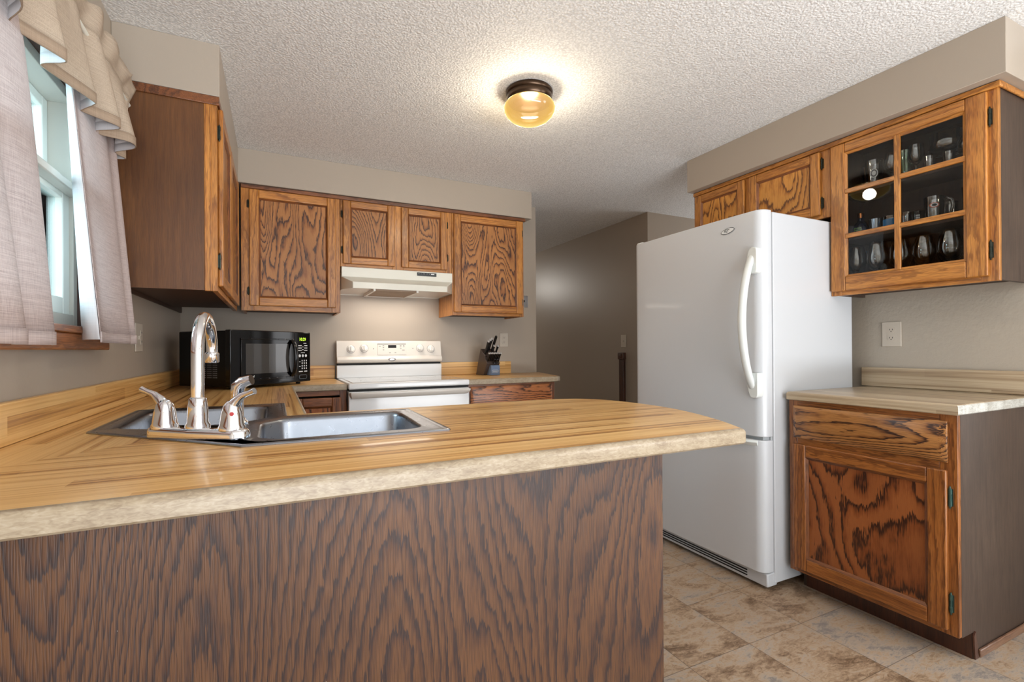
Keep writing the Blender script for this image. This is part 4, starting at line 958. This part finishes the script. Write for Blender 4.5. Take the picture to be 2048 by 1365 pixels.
mb = MB().lathe([(.026, .938), (.026, .946), (.022, .952), (.0205, .985), (.018, 1.006), (.0145, 1.010)], S0, 28)
pts = []; RR = .085
for k in range(6): pts.append(S0 + Vector((0, 0, 1.0 + .022 * k)))
for k in range(0, 15):
    a = math.radians(180 - k * 13.2); pts.append(S0 + sd_ * (RR + RR * math.cos(a)) + Vector((0, 0, 1.115 + RR * math.sin(a))))
sp_ = obj('spout', mb.tube(pts, 0.0135, 16), 'chrome', fc, smooth=True, angle=50)
e = pts[-1]; dd = (pts[-1] - pts[-2]).normalized()
obj('aerator', MB().lathe([(.0135, -.004), (.0165, .0), (.0165, .022), (.0155, .024)], e - dd * .002, 20, axis=dd), 'chrome', sp_, smooth=True)
for s_ in (-1, 1):
    hb = FC + T_ * (.090 * s_)
    mb = MB().lathe([(.028, .936), (.028, .944), (.0255, .948), (.022, .975), (.017, .992), (.010, 1.002), (0, 1.004)], hb, 24)
    if s_ < 0: dv = (CX * -1.0 + Vector((0, .15, 0))); dv.z = 0; dv.normalize(); ln = .055; zt = .042
    else: dv = Vector((CX.x, CX.y, 0)) + Vector((0, -.1, 0)); dv.normalize(); ln = .050; zt = .040
    z_ = .985; P_ = [hb + Vector((0, 0, z_)), hb + dv * ln * .2 + Vector((0, 0, z_ + zt * .38)), hb + dv * ln * .5 + Vector((0, 0, z_ + zt * .72)), hb + dv * ln * .85 + Vector((0, 0, z_ + zt * .88)), hb + dv * ln * 1.1 + Vector((0, 0, z_ + zt))]
    mb.tube(P_, [.016, .012, .008, .0065, .008], 12)
    hd_ = obj('handle', mb, 'chrome', fc, smooth=True, angle=60)
    if s_ > 0:
        vd = Vector((0.539, -3.697, 0)) - Vector((hb.x, hb.y, 0)); vd.normalize()
        q = hb + vd * .0225 + Vector((0, 0, .975)); obj('hot_dot', MB().lathe([(.0045, 0), (.0045, .002)], q, 12, axis=vd), 'red', hd_)
sprb = Vector((0.452, -2.222, 0))
sy = thing('sink_sprayer', 'chrome side sprayer standing behind the right faucet handle', 'sprayer', tuple(sprb + Vector((0, 0, .918))))
obj('base_ring', MB().lathe([(.023, .9182), (.023, .928), (.017, .935), (.014, .940)], sprb, 20), 'chrome', sy, smooth=True)
dv = Vector((CX.x, CX.y, 0)).normalized()
P_ = [sprb + Vector((0, 0, .930)), sprb - dv * .002 + Vector((0, 0, .965)), sprb - dv * .004 + Vector((0, 0, 1.0)), sprb + dv * .000 + Vector((0, 0, 1.022)), sprb + dv * .012 + Vector((0, 0, 1.034)), sprb + dv * .035 + Vector((0, 0, 1.040))]
obj('sprayer_body', MB().tube(P_, [.012, .014, .016, .018, .016, .0135], 16), 'chrome', sy, smooth=True, angle=60)

# ---------------------------------------------------------------- knife block and knives
gz = math.atan2(-0.985, 0.17)
kb = thing('knife_block', 'dark slanted knife block with blue-grey front label', 'knife block', (2.045, -0.20, 0.914), gz + R90)
# local: -y is the front, x the width
pf = [(0.105, 0.0), (-0.005, 0.0), (-0.060, 0.095), (-0.025, 0.135), (-0.035, 0.150), (0.035, 0.205)]
mb = MB().prism(pf, -0.06, 0.06, mp=lambda a, b_, c_: (c_, a, b_ + .0008)); obj('block', mb, 'block', kb, bevel=0.003, local=True)
mb = MB().box(-.028, .050, -.072, .0, .001, .078); lb = obj('label_plate', mb, 'blockgrey', kb, bevel=0.002, local=True)
ol = rrect(-.022, .037, .022, .042, .009, 4); n = len(ol); inn = offset(ol, .002)
mb = MB().add([(x, -.0726, z) for x, z in ol] + [(x, -.0726, z) for x, z in inn], [(k, (k + 1) % n, n + (k + 1) % n, n + k) for k in range(n)]); mb.add([(-.014, -.0726, .030), (.029, -.0726, .030), (.029, -.0726, .034), (-.014, -.0726, .034)], [(0, 1, 2, 3)])
obj('oval_badge', mb, 'print', lb, local=True, recalc=False)
KM = W_[kb]
ax_ = Vector((0, -.50, .866)).normalized()
def knife(xl, yl, zl, ln, r, label, group, name='knife'):
    p = KM @ Vector((xl, yl, zl)); k = thing(name, label, 'knife', p, gz + R90, group)
    mb = MB(); P = [ax_ * q for q in (0.002, ln * .15, ln * .5, ln * .85, ln * .97)]
    mb.tube(P, [(r * .62, r), (r * .62, r), (r * .55, r * .85), (r * .7, r * 1.15), (r * .5, r * .9)], 10, flat=(1, 0, 0)); obj('knife_handle', mb, 'knife', k, smooth=True, local=True)
    mb = MB(); P = [ax_ * q for q in (ln * .90, ln * .95, ln * 1.0, ln * 1.03)]; mb.tube(P, [(r * .70, r * 1.15), (r * .74, r * 1.2), (r * .66, r * 1.05), (r * .3, r * .5)], 10, flat=(1, 0, 0)); obj('steel_cap', mb, 'cap', k, smooth=True, local=True)
    return k
G1 = 'large knives in the top slots of the knife block'; G2 = 'steak knives in the lower row of the knife block'
for i, (xl, q, ln, nm) in enumerate(((-.048, .35, .115, 'leftmost big black knife handle at the top of the knife block'), (-.022, .55, .115, 'second big black knife handle from the left in the top of the knife block'), (.004, .15, .085, 'short black knife handle low in the middle of the top row of the knife block'), (.008, .80, .11, 'third tall black knife handle from the left in the knife block'), (.052, .35, .070, 'short knife handle at the right end of the top row of the knife block'))):
    knife(xl, -.035 + .07 * q, .150 + .055 * q, ln, .011, nm, None)
st = thing('sharpening_steel', 'plain round black sharpening steel handle, tallest at the right of the knife block', 'sharpening steel', KM @ Vector((.032, .012, .192)), gz + R90)
obj('steel_handle', MB().tube([ax_ * q for q in (.002, .03, .10, .125, .13)], [.009, .010, .011, .0105, .006], 12), 'knife', st, smooth=True, local=True)
base = None
for i in range(8):
    xl = -.052 + i * .0150; src = knife if base is None else None
    p = KM @ Vector((xl, -.046, .112))
    if base is None: base = knife(xl, -.046, .112, .072, .0085, 'small black steel-capped steak knife in the lower row of the knife block', G2, 'steak_knife')
    else:
        r_ = base.copy(); COL.objects.link(r_); r_.location = p
        for ch in list(base.children):
            c_ = ch.copy(); COL.objects.link(c_); c_.parent = r_
sc_ = thing('kitchen_scissors', 'black-handled scissors pushed in the front slot of the knife block', 'scissors', KM @ Vector((.012, -.064, .088)), gz + R90)
for s_ in (-1, 1):
    mb = MB(); P = []
    for k in range(17):
        a = 2 * math.pi * k / 16; P.append(Vector((s_ * .013 + .011 * math.cos(a), 0, .024 + .019 * math.sin(a))))
    P = [Vector((p.x, -p.z * .5, p.z * .866)) for p in P]; mb.tube(P, .0038, 8); obj('finger_loop', mb, 'knife', sc_, smooth=True, local=True)

# ---------------------------------------------------------------- outlets, switches, small wall things
def outlet(name, label, cat_, mp, ax, a0, a1, z0, z1, kind='outlet'):
    cx_ = (a0 + a1) / 2; cz_ = (z0 + z1) / 2
    t_ = thing(name, label, cat_, mp(cx_, 0, cz_))
    mb = MB(); fb(mb, mp, a0, a1, .0006, .006, z0, z1); pl = obj('wall_plate', mb, 'plate', t_, bevel=0.003, seg=3)
    if kind == 'outlet':
        for dz in (-.020, .020):
            mb = MB(); ol = rrect(cx_ - .016, cx_ + .016, cz_ + dz - .013, cz_ + dz + .013, .009, 4)
            mb.prism(ol, .006, .008, mp=lambda a, b_, c_: mp(a, c_, b_)); s = obj('socket', mb, 'plate', t_)
            mb = MB()
            for da in (-.006, .006): fb(mb, mp, cx_ + da - .001, cx_ + da + .001, .0075, .0085, cz_ + dz - .001, cz_ + dz + .007)
            fb(mb, mp, cx_ - .002, cx_ + .002, .0075, .0085, cz_ + dz - .008, cz_ + dz - .004); obj('socket_slot', mb, 'dark', s)
    else:
        for da in ((0,) if kind == 'switch' else (-.022,)):
            mb = MB(); fb(mb, mp, cx_ + da - .005, cx_ + da + .005, .006, .014, cz_ - .010, cz_ + .008); obj('toggle', mb, 'plate', t_, bevel=0.001)
        if kind == 'combo':
            mb = MB()
            for dz in (-.020, .020): fb(mb, mp, cx_ + .010, cx_ + .040, .006, .009, cz_ + dz - .013, cz_ + dz + .013)
            s = obj('socket', mb, 'plate', t_, bevel=0.004)
            mb = MB()
            for dz in (-.020, .020):
                for da in (.018, .030): fb(mb, mp, cx_ + da, cx_ + da + .002, .0085, .0095, cz_ + dz - .002, cz_ + dz + .006)
            obj('socket_slot', mb, 'dark', s)
    return t_
outlet('electrical_outlet', 'almond double outlet on the right wall above the small counter', 'outlet', mpW(3.30), 'y', -2.390, -2.305, 1.116, 1.240)
outlet('switch_and_outlet', 'almond plate with a switch and outlet on the window wall beside the curtain', 'switch', mpE(0.0), 'y', -1.125, -1.005, 1.115, 1.240, 'combo')
outlet('electrical_outlet', 'taupe outlet plate on the back wall partly hidden by the knife handles', 'outlet', mpN(0.0), 'x', 2.225, 2.300, 1.135, 1.250)
outlet('light_switch', 'single light switch on the hall wall left of the refrigerator', 'switch', mpW(3.554), 'y', 0.000, 0.075, 1.125, 1.245, 'switch')
t_ = thing('metal_wall_plate', 'small chrome plate with a dark slot on the back wall beside the end cabinet', 'wall plate', (2.468, 0, 1.52))
mb = MB(); mb.prism(rrect(2.448, 2.490, 1.470, 1.572, .008, 4), -.0006, -.010, axis='y'); pl = obj('plate', mb, 'chrome', t_, bevel=0.002)
obj('slot', MB().box(2.451, 2.459, -.0125, -.0095, 1.515, 1.532), 'dark', t_)
t_ = thing('wooden_post', 'dark stained vertical wood strip with square rosette cap on the hall wall', 'wood post', (3.54, 0.04, 0))
obj('post', MB().box(3.524, 3.553, 0.012, 0.078, 0.001, 1.01), 'trimdark', t_, bevel=0.004)
rs = obj('rosette_cap', MB().box(3.516, 3.553, 0.004, 0.086, 1.01, 1.075), 'trimdark', t_, bevel=0.004)
obj('rosette_ring', MB().lathe([(.022, 0), (.022, .004), (.016, .005), (.014, .002), (.008, .002), (.006, .006), (0, .007)], (3.516, .045, 1.043), 20, axis=(-1, 0, 0)), 'trimdark', rs, smooth=True)
# ---------------------------------------------------------------- ceiling lamp
lc = (1.632, -1.660)
cl = thing('ceiling_light', 'amber mushroom-shaped glass ceiling light with bronze collar, lit', 'ceiling light', (lc[0], lc[1], CE))
mb = MB().lathe([(.108, 2.3405), (.112, 2.334), (.110, 2.322), (.106, 2.318), (.108, 2.312), (.108, 2.298), (.103, 2.290), (.100, 2.286)], (lc[0], lc[1], 0), 48); obj('bronze_collar', mb, 'bronze', cl, smooth=True, angle=50)
mb = MB().lathe([(.098, 2.290), (.110, 2.283), (.1195, 2.270), (.1215, 2.258), (.118, 2.243), (.107, 2.225), (.088, 2.208), (.060, 2.195), (.030, 2.189), (0, 2.187)], (lc[0], lc[1], 0), 48, cap=False); obj('glass_globe', mb, 'amber', cl, smooth=True, angle=80)

# ---------------------------------------------------------------- glassware
def ware(name, label, cat_, x, y, z, prof, mat='glass', group=None, n=24, extra=None):
    t_ = thing(name, label, cat_, (x, y, z + .0006), 0, group)
    mb = MB().lathe(prof, (0, 0, 0), n, cap=False); g = obj('glass_body' if mat.startswith('glass') else 'body', mb, mat, t_, smooth=True, angle=60, local=True)
    if extra: extra(t_, g)
    return t_
def wine(h, rb, stem, foot=.034, rim=.8):
    b = h - stem; return [(0, .001), (foot, .001), (foot, .003), (.010, .007), (.0035, .014), (.0035, stem - .006), (.008, stem), (rb * .7, stem + b * .12), (rb * .96, stem + b * .32), (rb, stem + b * .42), (rb * .95, stem + b * .65), (rb * rim, h), (rb * rim - .0015, h), (rb * .93, stem + b * .65), (rb * .97, stem + b * .42), (rb * .66, stem + b * .16), (0, stem + .006)]
def cyl(h, r0, r1, base=.012): return [(0, 0.001), (r0 * .95, 0.001), (r0, .004), (r1, h), (r1 - .002, h), (r0 - .002, base), (0, base)]
Z1, Z2, Z3 = 1.397, 1.652, 1.874
GW = [(-2.290, 3.115, .205, .043), (-2.382, 3.118, .215, .046), (-2.476, 3.115, .210, .043), (-2.566, 3.115, .205, .043), (-2.657, 3.118, .215, .044), (-2.750, 3.115, .218, .044), (-2.425, 3.212, .20, .043), (-2.520, 3.214, .20, .043), (-2.612, 3.214, .205, .043), (-2.704, 3.214, .205, .043)]
NM = ['leftmost wine glass in front on the bottom shelf, behind the lower left pane', 'tall wine glass in front, right half of the lower left pane', 'wine glass in front just left of the upright bar, bottom shelf',
      'wine glass in front just right of the upright bar, bottom shelf', 'tall wine glass in front, centre of the lower right pane', 'wine glass in front at the right edge of the lower right pane',
      'wine glass in the back row seen through the lower left pane', 'wine glass in the back row of the bottom shelf behind the upright bar', 'wine glass in the back row behind the centre of the lower right pane', 'wine glass at the back right of the bottom shelf']
for (y, x, h, r_), nm in zip(GW, NM): ware('wine_glass', nm, 'wine glass', x, y, Z1, wine(h, r_, .075, .033, .72), group='wine glasses on the bottom shelf')
# low stemmed coupes tucked between them
for i, (y, x) in enumerate(((-2.335, 3.20), (-2.778, 3.20))):
    ware('dessert_glass', ('low glass dish behind the wine glasses at the left of the bottom shelf', 'low glass dish at the right end of the bottom shelf')[i], 'glass dish', x, y, Z1, [(0, .001), (.028, .001), (.03, .006), (.018, .012), (.03, .02), (.034, .04), (.032, .04), (.027, .022), (0, .016)])
obj_ = tag(set_origin(obj('gift_box', MB().box(3.262, 3.285, -2.37, -2.235, Z1 + .0006, Z1 + .21), 'paper', bevel=0.002), (3.27, -2.33, Z1)), 'dark blue box standing at the back left of the bottom shelf', 'box')
# middle shelf
bt = thing('bottle', 'dark blue bottle with copper cap and green lettering on the middle shelf', 'bottle', (3.13, -2.300, Z2 + .0006))
g = obj('bottle_body', MB().lathe([(0, .0), (.032, .0), (.034, .004), (.034, .045), (.028, .065), (.014, .080), (.012, .095), (0, .095)], (0, 0, 0), 24), 'darkblue', bt, smooth=True, local=True)
obj('cap', MB().lathe([(.0, .095), (.0135, .095), (.0135, .118), (.011, .120), (0, .120)], (0, 0, 0), 20), 'copper', bt, smooth=True, local=True)
M['greenprint'] = plain('green_print', srgb(120, 190, 60), 0.4)
mb = MB()
for z_ in (.030, .040):
    for k in range(5):
        a0 = math.radians(160 + k * 11); a1 = a0 + .12
        mb.add([(.0346 * math.cos(a), .0346 * math.sin(a), z) for a, z in ((a0, z_), (a1, z_), (a1, z_ + .005), (a0, z_ + .005))], [(0, 1, 2, 3)])
obj('bottle_lettering', mb, 'greenprint', bt, local=True, recalc=False)
ware('metal_tumbler', 'small shiny metal tumbler right of the blue bottle', 'tumbler', 3.12, -2.372, Z2, cyl(.072, .022, .028), 'tumbler')
def band(r, z0, z1, mat, a0=0, a1=360, nm='printed_band'):
    def f(t_, g):
        mb = MB(); n = 20
        for k in range(n):
            p, q = math.radians(a0 + (a1 - a0) * k / n), math.radians(a0 + (a1 - a0) * (k + 1) / n)
            mb.add([(r * math.cos(p), r * math.sin(p), z0), (r * math.cos(q), r * math.sin(q), z0), (r * math.cos(q), r * math.sin(q), z1), (r * math.cos(p), r * math.sin(p), z1)], [(0, 1, 2, 3)])
        obj(nm, mb, mat, t_, smooth=True, local=True, recalc=False)
    return f
ware('short_glass', 'short glass with a blue printed band, middle shelf', 'drinking glass', 3.12, -2.437, Z2, cyl(.070, .030, .032), extra=band(.0325, .012, .055, 'blue', 120, 250))
ware('short_glass', 'plain clear short glass against the upright bar, middle shelf', 'drinking glass', 3.14, -2.492, Z2, cyl(.075, .026, .029))
mg = thing('mug', 'small black mug with white lettering just right of the upright bar', 'mug', (3.115, -2.540, Z2 + .0006))
g = obj('mug_body', MB().lathe(cyl(.062, .029, .031), (0, 0, 0), 24, cap=False), 'black', mg, smooth=True, local=True)
mb = MB()
for z_ in (.018, .028, .038):
    for k in range(3):
        a0 = math.radians(196 + k * 9); a1 = a0 + .11
        mb.add([(.0318 * math.cos(a), .0318 * math.sin(a), z) for a, z in ((a0, z_), (a1, z_), (a1, z_ + .007), (a0, z_ + .007))], [(0, 1, 2, 3)])
obj('mug_lettering', mb, 'print', mg, local=True, recalc=False)
def logo(r, zc, ang, w_, h_, mats, nm='oval_logo'):
    def f(t_, g):
        for kk, (sx, mt, rr) in enumerate(((1.0, mats[0], r), (.78, mats[1], r + .0004), (.5, mats[2], r + .0008))):
            mb = MB(); vs = []
            for k in range(20):
                a = 2 * math.pi * k / 20; th = math.radians(ang) + w_ * sx * math.cos(a) / r; vs.append((rr * math.cos(th), rr * math.sin(th), zc + h_ * sx * math.sin(a)))
            mb.add(vs, [tuple(range(20))]); obj(nm if kk == 0 else 'logo_detail', mb, mt, t_, local=True, recalc=False)
    return f
M['orange'] = plain('orange_print', srgb(206, 92, 60), 0.4)
bm_ = ware('beer_mug', 'heavy glass beer mug with an orange and white oval logo, handle to the right', 'mug', 3.12, -2.600, Z2, cyl(.112, .034, .036, .018), extra=logo(.0365, .072, 205, .017, .011, ('orange', 'print', 'blackprint')))
mb = MB().tube([(0, -.032, .095), (-.004, -.050, .098), (-.006, -.064, .086), (-.006, -.068, .060), (-.005, -.060, .032), (0, -.034, .024)], .0055, 10); obj('mug_handle', mb, 'glass', bm_, smooth=True, local=True)
ware('pint_glass', 'straight tall pint glass with a dark print in the right part of the middle shelf', 'drinking glass', 3.175, -2.706, Z2, cyl(.135, .027, .033), extra=band(.0305, .02, .055, 'blackm', 190, 235))
ware('tall_glass', 'tall narrow glass with a pale label at the right edge of the middle shelf', 'drinking glass', 3.10, -2.748, Z2, cyl(.15, .022, .026), extra=band(.0255, .02, .06, 'print', 170, 235))
ware('short_glass', 'clear glass at the back of the middle shelf behind the beer mug', 'drinking glass', 3.23, -2.61, Z2, cyl(.10, .030, .033))
ware('short_glass', 'clear stemless glass at the back right of the middle shelf', 'drinking glass', 3.245, -2.745, Z2, cyl(.09, .030, .035))
# top shelf
ware('printed_glass', 'glass with a crest of an animal head printed on it, behind the top left pane', 'drinking glass', 3.11, -2.372, Z3, cyl(.125, .030, .036), extra=logo(.0345, .060, 205, .016, .022, ('print', 'greyprint', 'print'), 'crest'))
ware('printed_glass', 'glass with a small pale triangular print at the far left of the top shelf', 'drinking glass', 3.17, -2.318, Z3, cyl(.12, .030, .036), extra=logo(.0345, .075, 205, .010, .009, ('print', 'print', 'blue'), 'print_mark'))
ware('goblet', 'stemmed goblet in the right part of the top left pane', 'goblet', 3.13, -2.440, Z3, wine(.14, .034, .05, .03, .85))
ware('green_glass', 'green tinted glass just left of the upright bar on the top shelf', 'drinking glass', 3.12, -2.497, Z3, cyl(.13, .024, .028), 'glassg')
ware('goblet', 'stemmed goblet just right of the upright bar on the top shelf', 'goblet', 3.105, -2.542, Z3, wine(.135, .030, .05, .03, .9))
ware('fishbowl_goblet', 'very wide bowl-shaped goblet in the centre of the top right pane', 'goblet', 3.18, -2.630, Z3, wine(.165, .070, .07, .036, .95))
ware('shot_glass', 'small glass in front of the wide goblet, left one, top shelf', 'drinking glass', 3.10, -2.594, Z3, cyl(.066, .018, .022))
ware('shot_glass', 'small glass in front of the wide goblet, right one, top shelf', 'drinking glass', 3.10, -2.662, Z3, cyl(.062, .018, .022))
ware('snifter', 'round brandy snifter at the right of the top shelf', 'snifter', 3.10, -2.728, Z3, wine(.11, .040, .03, .03, .62))
ware('goblet', 'stemmed goblet behind the snifter at the right end of the top shelf', 'goblet', 3.205, -2.772, Z3, wine(.14, .034, .05, .03, .9))
